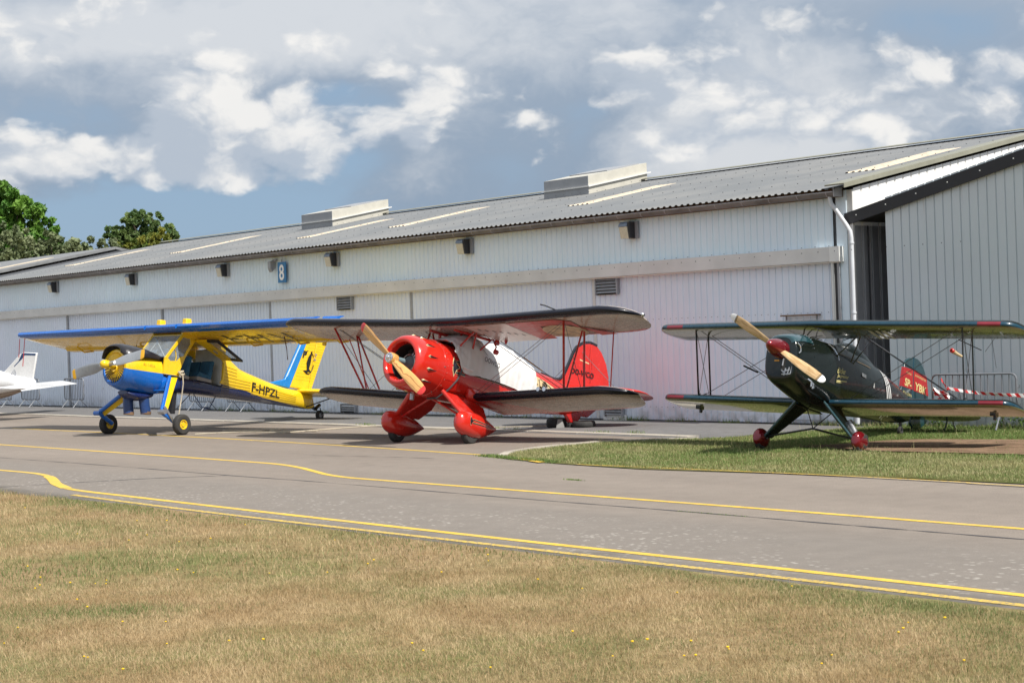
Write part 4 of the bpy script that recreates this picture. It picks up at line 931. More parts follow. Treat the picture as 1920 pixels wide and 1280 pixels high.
for i in range(6): m.tube([(.99, .02+i*.028, CZ-.30), (.99, .02+i*.028, CZ-.17)], .003, 4); m.tube([(.99, .01, CZ-.30+i*.026), (.99, .18, CZ-.30+i*.026)], .003, 4)
m.build('oil_cooler_grille', M_CREAM, eo)
# rocker blisters round the cowling, black noses with cream edges
for k in range(14):
    a = 2*math.pi*(k+.5)/14; c_, s_ = math.cos(a), math.sin(a)
    w_ = Vector((0, c_, s_)); v_ = Vector((0, -s_, c_))
    def br(x0, x1, r0, ww, hh, n=9):
        rings = []
        for i in range(n):
            t = i/(n-1); x = x0+(x1-x0)*t; f = math.sin(math.pi*min(t*2.2, 1)/2 if t < .2 else math.pi/2)*(1-t)**.8 if t > 0 else .05
            f = (min(t/.12, 1)**.5)*(1-t)**.75+.02
            rings.append([Vector((x, 0, CZ))+w_*(r0+math.sin(q)*hh*f)+v_*(math.cos(q)*ww*f) for q in [math.pi*j/8 for j in range(9)]])
        return rings
    m = MB(); m.loft(br(.98, .60, .552, .034, .030), cap=False, closed=False); b0 = m.build('rocker_blister', M_RED, B)
    m = MB(); m.loft(br(.995, .68, .560, .024, .040), cap=False, closed=False); m.build('blister_stripe', M_BLACK, b0)
    m = MB(); m.loft(br(1.002, .67, .553, .034, .036), cap=False, closed=False); m.build('blister_edge', M_CRM, b0)
for a_ in (120, 60, 0, -60, 180, 240):
    m = MB(); t = R(a_); m.tube([(.50, math.cos(t)*.575, CZ+math.sin(t)*.575), (.54, math.cos(t+.02)*.578, CZ+math.sin(t+.02)*.578)], .008, 5); m.build('fastener', M_STEEL, B)
fus = Body([(.52, .566, 2.006, .874, 2.0), (.36, .572, 2.01, .868, 2.0), (.1, .56, 2.01, .862, 2.15), (-.3, .53, 2.01, .88, 2.35), (-1.0, .50, 2.03, .92, 2.5), (-1.6, .475, 2.05, .98, 2.5), (-2.4, .40, 2.08, 1.08, 2.3), (-3.1, .31, 2.06, 1.17, 2.1), (-3.8, .20, 2.03, 1.27, 2.0), (-4.4, .10, 1.98, 1.36, 2.0), (-4.75, .03, 1.95, 1.42, 2)], 5, 40)
fus.mesh().build('fuselage', M_RED, B)
MB().lathe([(.505, .566), (.50, .580), (.47, .580), (.465, .566)], (0, 0, CZ), 'x', 56).build('cowling_band', M_RED, B)
# riveted panel seams
m = MB()
for k in range(26):
    a = R(-80+k*14)
    for x in (.44, .14): m.box((x, math.cos(a)*.575, CZ+math.sin(a)*.572), (.010, .010, .010))
o = m.build('rivet', mat('rivet_metal', (.6, .3, .25), rough=.3), B, smooth=False); o['kind'] = 'stuff'
for s_ in (1, -1):
    fus.ribbon(lambda x: 1.47 if x > -1.5 else 1.47+(-1.5-x)*.05, -.10, -4.3, lambda t: .045*(1-t*.5)+.016, s_, .007).build('cream_pinstripe', M_CRM, B)
    fus.ribbon(lambda x: 1.47 if x > -1.5 else 1.47+(-1.5-x)*.05, -.10, -4.3, lambda t: .045*(1-t*.5), s_, .011).build('black_stripe', M_BLACK, B)
    for zc in (1.62, 1.40):
        fus.ribbon(lambda x: zc, .18, -.12, .052, s_, .007).build('cream_pinstripe', M_CRM, B); fus.ribbon(lambda x: zc, .18, -.12, .034, s_, .011).build('black_stripe', M_BLACK, B)
    for off, mm, g in ((.007, M_CRM, 1.25), (.011, M_BLACK, 1.0)):
        m = MB(); m.add([fus.p(.20+.03-px2*g*.1, 1.515+pz2*g, s_, off) for px2, pz2 in [(0, .17), (.5, .06), (1.4, 0), (.5, -.06), (0, -.17), (-.5, -.08), (-.5, .08)]], [tuple(range(7))]); m.build('arrow_ornament', mm, B, smooth=False)
    fus.ribbon(lambda x: 1.72+.0*x, -2.42, -4.2, .018, s_, .008).build('cream_pinstripe', M_CRM, B)
for x_ in (.13, -.02):
    MB().tube([fus.p(x_, fus.at(x_)[3]+.03+(fus.at(x_)[2]-fus.at(x_)[3]-.06)*k/16, 1, .001) for k in range(17)], .004, 5).build('panel_seam', M_DRED, B)
for z_ in (1.22, 1.75): MB().tube([fus.p(.48-.06*k, z_, 1, .001) for k in range(10)], .0035, 5).build('panel_seam', M_DRED, B)
# beige patch with a line drawing of an aeroplane
def emblem(name, parent):
    m = MB(); vs = []; fs = []; nx, nz = 10, 6
    for i in range(nx+1):
        u = i/nx; x = -2.56-1.1*u
        z1 = 1.90-.10*u-.10*u*u; z0 = 1.54+.06*u+.10*u**3
        for j in range(nz+1): vs.append(fus.p(x, z0+(z1-z0)*j/nz, 1, .012))
    for i in range(nx):
        for j in range(nz): a = i*(nz+1)+j; fs.append((a, a+1, a+nz+2, a+nz+1))
    m.add(vs, fs); eo = m.build(name, mat('beige_patch', (.62, .47, .26), rough=.4), parent)
    m = MB()
    def sp(x, z): return fus.p(x, z, 1, .02)
    for r_ in (.07, .10): m.tube([sp(-2.95-math.cos(t)*r_, 1.73+math.sin(t)*r_) for t in [2*math.pi*k/16 for k in range(17)]], .008, 4)
    for k in range(7): a = 2*math.pi*k/7; m.tube([sp(-2.95, 1.73), sp(-2.95-math.cos(a)*.085, 1.73+math.sin(a)*.085)], .009, 4)
    m.tube([sp(-2.72, 1.84), sp(-2.75, 1.60)], .013, 4); m.tube([sp(-2.78, 1.86), sp(-3.3, 1.72)], .007, 4); m.tube([sp(-2.78, 1.60), sp(-3.35, 1.66)], .007, 4)
    m.tube([sp(-2.74, 1.68), sp(-3.05, 1.66)], .02, 4); m.tube([sp(-3.06, 1.66), sp(-3.3, 1.64)], .012, 4); m.tube([sp(-3.12, 1.78), sp(-3.34, 1.66)], .006, 4)
    m.build('line_drawing', M_TXT, eo)
    lettering('1928', lambda u, v: fus.p(-2.53-.14*u, 1.70+.035*v, 1, .017), M_TXT, eo)
emblem('emblem_patch', B)
MB().plate([(-.35, .50, .98), (-1.75, .48, .98), (-1.75, .58, 1.02), (-.35, .60, 1.02)], .05, (0, 0, 1))
# wing root fairing + red round inspection blister
m = MB(); m.lathe([(-.10, .001), (-.06, .09), (0, .14), (.08, .17)], (0, 0, 0), 'x', 16)
for s_ in (1, -1): 
    b = Body([(-.30, .02, 1.16, 1.02, 2), (-.36, .10, 1.20, .94, 2), (-.6, .16, 1.20, .90, 2), (-1.2, .16, 1.12, .88, 2), (-1.8, .02, 1.0, .92, 2)], 3, 20)
    mm = b.mesh(); mm.v = [(x, y+s_*.50, z) for x, y, z in mm.v]; mm.build('wing_root_fairing', M_RED, B)
# propeller
HUBW = (1.46, 0, 1.43)
def wood(a, b_, sc_=40):
    def f(N, tc):
        x, y, z = N.sep(tc)
        v = N.noise(N.comb(N.m('MULTIPLY', x, 30), N.m('ADD', N.m('MULTIPLY', y, 8), N.m('MULTIPLY', z, 12)), N.m('SUBTRACT', N.m('MULTIPLY', z, 12), N.m('MULTIPLY', y, -8))), 1.2, 4, .55, .6)
        return N.mix(N.ss(v, .42, .58), a, b_)
    return f
def lam(N, tc):     # laminated wood: stripes that follow the blade
    x, y, z = N.sep(tc)
    r = N.m('ADD', N.m('MULTIPLY', y, .58), N.m('MULTIPLY', z, .82)); 
    t = N.m('FRACT', N.m('MULTIPLY', N.m('ADD', N.m('ADD', r, x), N.m('MULTIPLY', N.noise(tc, 3, 2), .08)), 17.0))
    return N.mix(N.ss(t, .78, .92), (.68, .37, .115), (.36, .15, .035))
M_WOODW = mat('varnished_laminated_wood', rough=.22, coat=.8, var=.1, fn=lam)
M_RTIP = mat('red_blade_tip', (.66, .035, .03), rough=.25, coat=.5)
m = MB(); m.lathe([(-.10, .10), (0, .115), (.06, .11), (.075, .10)], HUBW, 'x', 28); pr_o = m.build('propeller', M_WOODW, B)
m = MB(); m.lathe([(.06, .10), (.085, .10), (.10, .085), (.10, .055), (.13, .045), (.15, .02), (.152, .001)], HUBW, 'x', 28)
for k in range(8): a = k*math.pi/4; m.lathe([(.10, .001), (.112, .010), (.10, .012)], (HUBW[0], math.cos(a)*.07, HUBW[2]+math.sin(a)*.07), 'x', 6)
m.build('hub_plate', M_CHROME, pr_o)
dvw = Vector((0, -.816, .578))
chw = lambda u: .13+.10*math.sin(math.pi*min(max(u-.08, 0)/1.25, 1))-.05*max(u-.75, 0)*2 if u < .97 else (.14 if u < .99 else .06)
for s_ in (1, -1): blade('blade', pr_o, HUBW, dvw*s_, 1.19, chw, (M_WOODW, M_RTIP), r0=.06, tw0=42, tw1=14, thick=.22, tipfrom=.90)
# wings
def ellipse_tip(y0, y1, xl, xt, zl, zt_, th, n=7, p=2.2, s=1):
    out = []
    for i in range(1, n+1):
        t = math.sin(math.pi/2*i/n); f = (1-t**p)**(1/p) if i < n else .10
        xm = xl+(xt-xl)*.45; out.append((s*(y0+(y1-y0)*t), xm+(xl-xm)*f, zl, xm+(xt-xm)*f, zt_+(zl-zt_)*(1-f)*.55, th*max(f, .15)))
    return out
def bipwing(name, root, mid, tipy, m_, le_k=(6, 12)):
    """root/mid = (y,xl,zl,xt,zt,th); mirrored"""
    tipst = ellipse_tip(mid[0], tipy, mid[1], mid[3], mid[2]+.01, mid[4]+.01, mid[5])
    L_ = [mid]+tipst
    half = [root]+L_
    full = [(-a[0],)+tuple(a[1:]) for a in reversed(half)]+half if root[0] > 0 else None
    return wing(full, mfn=lambda i, k: 1 if le_k[0] <= k <= le_k[1] else (0 if k > le_k[1] else 2)).build(name, m_, B, angle=50)
upw = bipwing('upper_wing', (.65, .52, 2.385, -.93, 2.31, .135), (3.95, .50, 2.505, -.95, 2.40, .135), 4.74, [M_WUND, M_WLE, M_WTOP])
# lower wings start at the fuselage side
low = []
for s_ in (1, -1):
    mid = (3.45, -.40, 1.165, -1.62, 1.02, .13)
    st = [(.40, -.38, 1.02, -1.65, .87, .14), (.9, -.385, 1.04, -1.65, .89, .14), mid]+ellipse_tip(3.45, 4.30, -.40, -1.62, 1.175, 1.03, .13)
    st = [(s_*a[0],)+tuple(a[1:]) for a in st]
    low.append(wing(st, mfn=lambda i, k: 1 if 6 <= k <= 12 else (0 if k > 12 else 2)).build('lower_wing', [M_WUNDL, M_WLE, M_WTOP], B, angle=50))
# red emblem/stripe patches on the underside of the left upper wing
def under(y0, y1, x0, x1, m_, name, z_=None, shape=None):
    vs = []; fs = []; n = 8
    def zz(x, y): return 2.385+(abs(y)-.65)*.0364+(x-.52)/(-1.45)*(-.075-.0*y)-.15*.40-.012
    pts = shape or [(x0, y0), (x1, y0), (x1, y1), (x0, y1)]
    m = MB(); m.add([(x, y, zz(x, y)) for x, y in pts], [tuple(range(len(pts)))]); return m.build(name, m_, upw, smooth=False)
M_RUND = mat('red_wing_fabric', (.50, .018, .012), rough=.4, coat=.1)
under(1.80, 2.12, .28, -.88, M_RUND, 'red_band')
under(0, 0, 0, 0, M_RUND, 'red_panel', shape=[(.28, 2.12), (-.88, 2.12), (-.88, 2.2), (-.55, 2.25), (-.05, 2.4), (-.1, 3.1), (-.5, 3.25), (-.88, 3.3), (-.86, 3.7), (-.3, 3.2), (.1, 3.25), (.28, 3.0)])
e_ = under(0, 0, 0, 0, mat('beige_wing_patch', (.50, .38, .22), rough=.4, coat=.1, var=.5, vscale=7), 'round_patch', shape=[(-.45+.42*math.cos(t), 2.72+.48*math.sin(t)) for t in [2*math.pi*k/20 for k in range(20)]])
e_.location.z = -.004
M_CWHITE = mat('white_canvas', (.74, .73, .74), rough=.85, var=.05, bump=.5, bscale=9)
under(.72, 1.78, .30, -.90, mat('white_underwing', (.62, .56, .56), rough=.35, coat=.2), 'white_panel')
for k in range(7): under(.9+k*.12, .93+k*.12, .1-k*.09, -.02-k*.09, M_TXT, 'stencil_mark').location.z = -.004
# struts ---------------------------------------------------------------
def strut(name, a, b_, r_=.028, m_=M_DRED, parent=B, flat=.42):
    d_ = (Vector(b_)-Vector(a)); return MB().tube([a, b_], r_, 10, flat=flat, axis=(1, 0, 0)).build(name, m_, parent)
for s_ in (1, -1):
    f_t, f_b = (.17, s_*3.13, 2.43), (-.63, s_*2.71, 1.15); r_t, r_b = (-.54, s_*3.10, 2.40), (-1.25, s_*2.75, 1.10)
    strut('wing_strut', f_t, f_b, .032); strut('wing_strut', r_t, r_b, .03); strut('wing_strut', (-.50, s_*3.1, 2.40), (-.68, s_*2.71, 1.14), .026)
    strut('aileron_strut', (-.80, s_*3.62, 2.38), (-1.42, s_*3.25, 1.13), .018)
    # cabane
    strut('cabane_strut', (.15, s_*.43, 1.83), (-.20, s_*.62, 2.36), .026, M_RED); strut('cabane_strut', (-.34, s_*.44, 1.80), (-.24, s_*.62, 2.36), .028, M_DRED); strut('cabane_strut', (-.36, s_*.44, 1.80), (-.80, s_*.62, 2.34), .022, M_DRED)
    wr = MB()
    for a, b_ in (((-.45, s_*.5, 1.05), (.10, s_*3.1, 2.42)), ((-.60, s_*.5, 1.05), (.02, s_*3.1, 2.42)), ((-.24, s_*.62, 2.36), (-.66, s_*2.7, 1.18)), ((-.78, s_*.62, 2.34), (-1.2, s_*2.7, 1.15)), (f_t, r_b), ((.1, s_*.62, 2.36), (-.95, s_*.45, 1.9))): wire(wr, a, b_, .0065)
    wo = wr.build('bracing_wire', M_WIRE, B); wo['kind'] = 'stuff'
for a, b_ in (((-.85, 1.75, 1.78), (-2.0, 1.75, 1.80)),): pass
MB().tube([(-.62, 1.60, 1.86), (-1.28, 1.58, 1.72)], .014, 6).build('wire_spacer', mat('tan_wood', (.45, .24, .06), rough=.5), B)
MB().tube([(-.1, -1.6, 1.80), (-.65, -1.55, 1.66)], .014, 6).build('wire_spacer', MATS['tan_wood'], B)
# bits under and over the upper wing centre
m = MB(); m.tube([(.1, .30, 2.30), (-.75, .55, 2.26)], .03, 8); m.tube([(.1, -.35, 2.30), (-.75, -.2, 2.26)], .03, 8); m.build('fuel_line_cover', M_RED, upw)
for (x, y) in ((-.2, -.35), (-.45, -.1), (-.3, .15), (-.75, .75), (-.78, .95)):
    m = MB(); m.lathe([(-.16, .001), (-.16, .02), (-.10, .035), (-.04, .03), (0, .015)], (x, y, 2.34), 'z', 10); m.build('fuel_gauge', M_DRED, upw)
m = MB(); m.tube([(-.70, .66, 2.30), (-.72, .70, 2.18), (-.70, .78, 2.10), (-.72, .72, 2.03)], .018, 8); m.lathe([(-.05, .001), (-.03, .055), (.03, .055), (.05, .001)], (-.74, .74, 2.20), 'x', 12); m.lathe([(-.05, .001), (-.03, .055), (.03, .055), (.05, .001)], (-.80, .70, 2.02), 'x', 12); m.build('mirror_bracket', M_DRED, upw)
for (x, y) in ((-.1, -.52), (-.15, 1.05)):
    m = MB(); m.lathe([(0, .05), (.04, .05), (.05, .02), (.05, .001)], (x, y, 2.47), 'z', 12); m.build('fuel_cap', M_RED, upw)
for y in (.35, .55): MB().tube([(-.3, y, 2.45), (-.3, y, 2.60), (-.27, y+.05, 2.63), (-.25, y+.08, 2.60)], .006, 5).build('vent_tube', M_WIRE, upw)
MB().tube([(.45, 3.15, 2.53), (.55, 2.95, 2.60), (.58, 2.85, 2.62)], .012, 6).build('pitot_tube', M_BLK, upw)
MB().lathe([(-.04, .001), (0, .04), (.04, .045), (.07, .02)], (-.12, 4.72, 2.52), 'y', 10).build('navigation_light', M_CHROME, upw)
m = MB(); 
for y in (2.32, 2.47): m.lathe([(0, .001), (.03, .03), (.06, .045), (.06, .001)], (-.36, y, 1.16), 'x', 12)
m.build('landing_light', M_CHROME, low[0])
# tail
fo = MB().plate([(x, 0, z) for x, z in [(-3.60, 2.0), (-3.82, 2.02), (-3.98, 2.18), (-4.13, 2.52), (-4.22, 2.72), (-4.32, 2.88), (-4.53, 3.02), (-4.80, 3.085), (-4.80, 2.81), (-4.93, 2.13), (-4.95, 1.9), (-4.5, 1.8)]], .07, (0, 1, 0)).build('fin', M_RED, B, bevel=.02)
m = MB(); pts = [(x, 0, z) for x, z in [(-3.2, 2.06), (-3.65, 2.03), (-3.84, 2.06), (-3.98, 2.20), (-4.12, 2.50), (-4.21, 2.72), (-4.31, 2.89), (-4.53, 3.03), (-4.80, 3.10), (-5.03, 3.085)]]; m.tube(pts, .042, 8); m.build('black_fin_edge', M_BLACK, fo)
ru = MB().plate([(x, 0, z) for x, z in [(-4.81, 3.09), (-5.03, 3.08), (-5.24, 2.97), (-5.47, 2.74), (-5.61, 2.47), (-5.68, 2.20), (-5.67, 2.0), (-5.45, 1.75), (-5.0, 1.42), (-4.78, 1.40), (-4.93, 2.13)]], .055, (0, 1, 0)).build('rudder', M_RED, B, bevel=.018)
lettering('OO-WCO', lambda u, v: (-4.16-.86*u, .045, 2.27+.06*u+.13*v-.03*u), M_TXT, fo, name='registration', bold=.03)
MB().plate([(-4.45, .037, 2.62), (-4.80, .037, 2.60), (-4.80, .037, 2.63), (-4.45, .037, 2.65)], .006, (0, 1, 0)).build('small_plaque', M_CRM, fo, smooth=False)
MB().tube([(-4.90, .035, 2.75), (-4.93, .035, 2.2)], .008, 5).build('rudder_hinge', M_DRED, ru)
TS = [(.05, -4.05, 1.93, -5.5, 1.90, .10), (.9, -4.2, 1.93, -5.55, 1.90, .09)]+ellipse_tip(.9, 1.72, -4.2, -5.55, 1.93, 1.90, .08)
wing([(-a[0],)+tuple(a[1:]) for a in reversed(TS)]+TS).build('tailplane', M_RED, B)
tl = MB()
for s_ in (1, -1):
    wire(tl, (-4.6, s_*1.1, 1.93), (-4.5, 0, 2.85), .006); wire(tl, (-4.6, s_*1.1, 1.93), (-4.5, 0, 1.45), .006)
wo = tl.build('tail_wire', M_WIRE, B)
MB().plate([(-4.05, 0, 1.42), (-4.8, 0, 1.50), (-4.62, 0, 1.24), (-4.36, 0, 1.18), (-4.25, 0, 1.28)], .10, (0, 1, 0)).build('tail_strut_fairing', M_DRED, B, bevel=.02)
wheel('tail_wheel', B, (-4.48, .0, 1.14+.01), .13, .085, M_STEEL)
m = MB(); m.tube([(-4.45, 0, 1.30), (-4.46, 0, 1.26)], .035, 8)
for s_ in (1, -1): m.tube([(-4.45, s_*.03, 1.27), (-4.50, s_*.065, 1.15)], .014, 6)
m.build('tail_wheel_fork', M_RED, B)
# main gear with spats
for s_ in (1, -1):
    wheel('main_wheel', B, (.02, s_*.99, .21), .215, .15, M_STEEL)
    sp = Body([(.46, .03, .47, .33, 2), (.42, .10, .545, .24, 2.1), (.30, .155, .60, .165, 2.2), (.10, .175, .625, .125, 2.3), (-.15, .165, .61, .13, 2.2), (-.40, .12, .555, .20, 2.1), (-.60, .065, .49, .30, 2), (-.76, .012, .43, .395, 2)], 4, 28)
    mm = sp.mesh(); mm.v = [(x, y+s_*.99, z) for x, y, z in mm.v]; spo = mm.build('wheel_spat', M_RED, B)
    for off, mt, ww in ((.005, M_CRM, .030), (.009, M_BLACK, .018)):
        for zz in (.445, .375):
            m = MB(); q = sp.ribbon(lambda x, zz=zz: zz+(.20-x)*(.0 if zz < .4 else -.06)+.02, .16, -.58, lambda t: ww*(1-t*.7), s_, off, mb=m); m.v = [(x, y+s_*.99, z) for x, y, z in m.v]; m.build('spat_stripe', mt, spo)
        m = MB(); m.add([(lambda p: (p[0], p[1]+s_*.99, p[2]))(sp.p(.20-px2*.06, .43+pz2*(1.2 if mt is M_CRM else 1), s_, off+.001)) for px2, pz2 in [(-.4, .05), (0, .085), (.3, .03), (1, 0), (.3, -.03), (0, -.085), (-.4, -.05)]], [tuple(range(7))]); m.build('spat_arrow', mt, spo, smooth=False)
    # leg fairing
    MB().plate([(.34, s_*.42, .98), (-.50, s_*.46, .95), (-.62, s_*.70, .80), (-.50, s_*.93, .56), (-.02, s_*.95, .54), (.16, s_*.92, .56)], .07, (0, s_*.55, .6)).build('leg_fairing', M_RED, B, bevel=.025)
    MB().tube([(.34, s_*.42, 1.0), (.16, s_*.93, .52)], .045, 12).build('gear_leg', M_RED, B)
    MB().tube([(.20, 0, .88), (.10, s_*.86, .50)], .022, 8).build('gear_brace', M_DRED if s_ < 0 else M_RED, B)
MB().lathe([(0, .05), (-.16, .045), (-.17, .001)], (.62, -.12, .92), 'z', 12).build('exhaust_pipe', M_STEEL, B)
# white fabric cover over both cockpits
cvb = []
for x, hw_, zt_, zb_ in [(.32, .578, 2.035, 1.80), (.24, .58, 2.045, 1.74), (.17, .582, 2.05, 1.68), (.12, .58, 2.06, 1.60), (.02, .585, 2.10, 1.46), (-.2, .58, 2.24, 1.42), (-.5, .56, 2.30, 1.46), (-.75, .54, 2.26, 1.46), (-1.0, .53, 2.15, 1.47), (-1.25, .52, 2.24, 1.47), (-1.5, .51, 2.33, 1.46), (-1.75, .50, 2.30, 1.45), (-2.0, .48, 2.24, 1.42), (-2.25, .455, 2.19, 1.44), (-2.45, .43, 2.13, 1.5), (-2.58, .40, 2.10, 1.56)]:
    cvb.append((x, hw_, zt_, zb_))
rows = catmull(cvb, 5); rings = []; rr = random.Random(5)
for i, (x, hw_, zt_, zb_) in enumerate(rows):
    ring = []
    for k in range(33):
        t = math.pi*k/32; c_, s_ = math.cos(t), math.sin(t)
        zf_ = abs(s_)**.8
        fold = .018*math.sin(x*31+k*.55)*(1-s_)+.018*math.sin(x*17-k*.7)*math.sin(k*.9)+.008*math.sin(x*53+k*1.3)
        z = zb_+(zt_-zb_)*zf_; y = math.copysign(abs(c_)**.62, c_)*hw_
        # never inside the body
        yb = fus.hw(x, max(min(z, 2.0), 1.0)) if z < 1.98 else 0
        if abs(y) < yb+.012: y = math.copysign(yb+.012, c_) if z < 1.95 else y
        ring.append((x+(fold*.6 if 0 < k < 32 else 0), y*(1+fold*.9), z+(fold if s_ > .2 else 0)))
    rings.append(ring)
m = MB(); m.loft(rings, cap=False, closed=False)
cvo = m.build('cockpit_cover', mat('white_cotton_cover', (.68, .67, .66), rough=.9, var=.02, bump=.3, bscale=5), B, angle=180)
cvo.modifiers.new('sub', 'SUBSURF').levels = 1; cvo.modifiers['sub'].render_levels = 1
tx = bpy.data.textures.new('folds', 'CLOUDS'); tx.noise_scale = .28; tx.noise_depth = 3
dm = cvo.modifiers.new('d', 'DISPLACE'); dm.texture = tx; dm.strength = -.05; dm.mid_level = .2; dm.texture_coords = 'LOCAL'
lettering('OOWCO', lambda u, v: (-.62-.52*u, .565-.02*u+.02, 1.80-.05*u+.10*v), M_TXT, cvo, bold=.01)
MB().tube([fus.p(.02, 1.56, 1, .03), fus.p(.06, 1.42, 1, .04), fus.p(.12, 1.25, 1, .03), fus.p(.2, 1.05, 1, .02), (.3, .25, .86), (.3, 0, .85)], .020, 6).build('cover_strap', mat('grey_strap', (.06, .055, .06), rough=.6), cvo)
MB().tube([fus.p(.04, 1.56, 1, .04), fus.p(-.1, 1.53, 1, .05), fus.p(-.3, 1.53, 1, .05)], .03, 6).build('strap_buckle', M_CWHITE, cvo)

# ------------------------------------------------------------ dark green biplane
J = scale_pose('dark_biplane', 4.8955, 26.824, .6313, .2585, -.02167, 'small dark green biplane with dark red spinner and pale wooden propeller, on grass', 'plane')
DG = (.005, .009, .009)
M_DG = mat('dark_green_gloss', DG, rough=.20, coat=.35, var=.15, spec=.35)
M_TEAL = mat('teal_green_gloss', (.012, .050, .060), rough=.15, coat=.9)
M_LINE = mat('teal_edge_line', (.008, .045, .075), rough=.3, coat=.3)
M_DR = mat('metallic_dark_red', (.20, .004, .012), rough=.16, metal=.35, coat=.9)
M_REDP = mat('red_rudder_panel', (.42, .018, .018), rough=.35, coat=.3)
M_GOLD = mat('gold_lettering', (.66, .58, .25), rough=.4)
M_WHT = mat('white_marking', (.78, .78, .78), rough=.35)
def ju(N, tc):
    x, y, z = N.sep(tc)
    t = N.m('FRACT', N.m('DIVIDE', N.m('ADD', y, 50.0), .26)); rib = N.m('LESS_THAN', N.m('ABSOLUTE', N.m('SUBTRACT', t, .5)), .03)
    c = N.mix(N.ss(N.noise(tc, .9, 4, .6), .4, .62), (.16, .18, .045), (.24, .23, .13))  # olive tones paint in the grass reflected by the dark gloss
    c = N.mix(N.ss(y, -1.6, -2.6), c, (.36, .35, .34))  # paler outer right wing: reflected light put into the colour
    return N.mix(N.m('MULTIPLY', rib, .35), c, (.03, .04, .02))
M_JUND = mat('reflected_grass_underside', rough=.12, coat=.8, fn=ju, bump=.05, bscale=6)
jb = Body([(1.34, .24, 1.62, .98, 3.2), (1.31, .28, 1.66, .93, 3.2), (1.2, .305, 1.72, .88, 3), (.9, .325, 1.79, .82, 2.8), (.5, .34, 1.84, .76, 2.6), (.0, .37, 1.88, .74, 2.5), (-.4, .385, 1.93, .75, 2.4), (-.8, .385, 1.97, .79, 2.3), (-1.3, .37, 1.99, .85, 2.2), (-1.9, .32, 1.95, .94, 2.2), (-2.4, .265, 1.92, 1.0, 2.1), (-3.0, .19, 1.87, 1.08, 2.0), (-3.6, .11, 1.80, 1.18, 2), (-4.05, .04, 1.72, 1.30, 2)], 5, 40)
jb.mesh().build('fuselage', M_DG, J)
m = MB()       # nose bowl cap in teal with a row of rivets
capb = Body([(1.345, .20, 1.625, 1.0, 3.2), (1.33, .275, 1.668, .935, 3.2), (1.2, .311, 1.727, .88, 3), (1.0, .325, 1.775, .84, 2.9), (.78, .336, 1.812, .80, 2.7)], 4, 40)
mm = MB()
rings = [[p for p in capb.ring(r)][1:20] for r in capb.rows]
rings = [[p for p in ring if True] for ring in rings]
rings = [[(x, y*1.012, z+.004) for x, y, z in ring if True] for ring in rings]
mm.loft([[q for q in ring[3:16]] for ring in rings], cap=False, closed=False); mm.build('nose_bowl', M_TEAL, J, angle=60)
m = MB()
for k in range(16):
    x = .80; t = math.pi*(.14+.72*k/15); r_ = capb.at(.8); zc = (r_[2]+r_[3])/2; hh = (r_[2]-r_[3])/2
    m.box((.80, math.copysign(abs(math.cos(t))**(2/r_[4]), math.cos(t))*r_[1]*1.02, zc+math.sin(t)**(2/r_[4])*hh+.006), (.012, .012, .012))
o = m.build('nose_rivet', M_STEEL, J, smooth=False); o['kind'] = 'stuff'
# air intake on the right side of the nose face with engine parts inside
ik = MB(); 
def nf(y, z, dx_=.0): return (1.345+dx_-abs(y)**2*.6, y, z)
MB().plate([nf(.06, 1.30), nf(.22, 1.32), nf(.265, 1.22), nf(.25, 1.06), nf(.18, 1.0), nf(.05, 1.0), nf(.03, 1.12)], .012, (1, 0, 0)).build('air_intake', M_VOID, J, smooth=False)
m = MB()
for a, b_ in (((.06, 1.02), (.20, 1.03)), ((.07, 1.06), (.19, 1.10)), ((.10, 1.0), (.12, 1.12)), ((.15, 1.01), (.18, 1.14)), ((.20, 1.03), (.22, 1.16)), ((.05, 1.09), (.10, 1.04)), ((.06, 1.16), (.07, 1.28))): m.tube([nf(*a, .012), nf(*b_, .012)], .013, 6)
m.build('intake_pipework', M_STEEL, J)
MB().plate([nf(-.10, 1.235), nf(-.01, 1.235), nf(-.01, 1.26), nf(-.10, 1.26)], .012, (1, 0, 0)).build('small_plate', mat('orange_plate', (.65, .30, .02), rough=.5), J, smooth=False)
MB().tube([(1.33, .275, 1.55), (1.28, .31, 1.50), (1.26, .315, 1.42), (1.29, .30, 1.38)], .012, 6).build('scoop_lip', M_CHROME, J)
for x, z in ((.87, 1.02), (.80, 1.0)):
    MB().tube([jb.p(x, z+.04, 1, -.05), (x, jb.hw(x, z)+.05, z-.02), (x-.02, jb.hw(x, z)+.07, z-.09)], .028, 10).build('exhaust_stub', M_CHROME, J)
MB().add([jb.p(.22, 1.14, 1, .004), jb.p(.02, 1.14, 1, .004), jb.p(.02, 1.34, 1, .004)], [(0, 1, 2)]).build('cooling_outlet', M_VOID, J, smooth=False)
m = MB(); m.loft([[jb.p(x, 1.30+.0*x, 1, .0) for x in (.5, .1)]]*2, cap=False) if False else None
# spinner and propeller
m = MB(); m.lathe([(-.17, .150), (-.10, .152), (0, .148), (.10, .130), (.20, .098), (.27, .062), (.31, .028), (.325, .001)], (1.50, 0, 1.43), 'x', 32, cap=True); spo = m.build('propeller', M_DR, J, angle=70, label='dark red spinner with wooden blades')
def wood2(N, tc):
    x, y, z = N.sep(tc); r = N.m('ADD', N.m('MULTIPLY', y, .53), N.m('MULTIPLY', z, .85)); al = N.m('SUBTRACT', N.m('MULTIPLY', z, .53), N.m('MULTIPLY', y, .85))
    g = N.noise(N.comb(N.m('MULTIPLY', r, 60), N.m('MULTIPLY', al, 5), N.m('MULTIPLY', x, 40)), 1.0, 4, .6, .5)
    return N.mix(N.ss(g, .40, .60), (.62, .43, .225), (.43, .265, .11))
M_WOODJ = mat('pale_oak_wood', rough=.35, coat=.4, var=.08, fn=wood2)
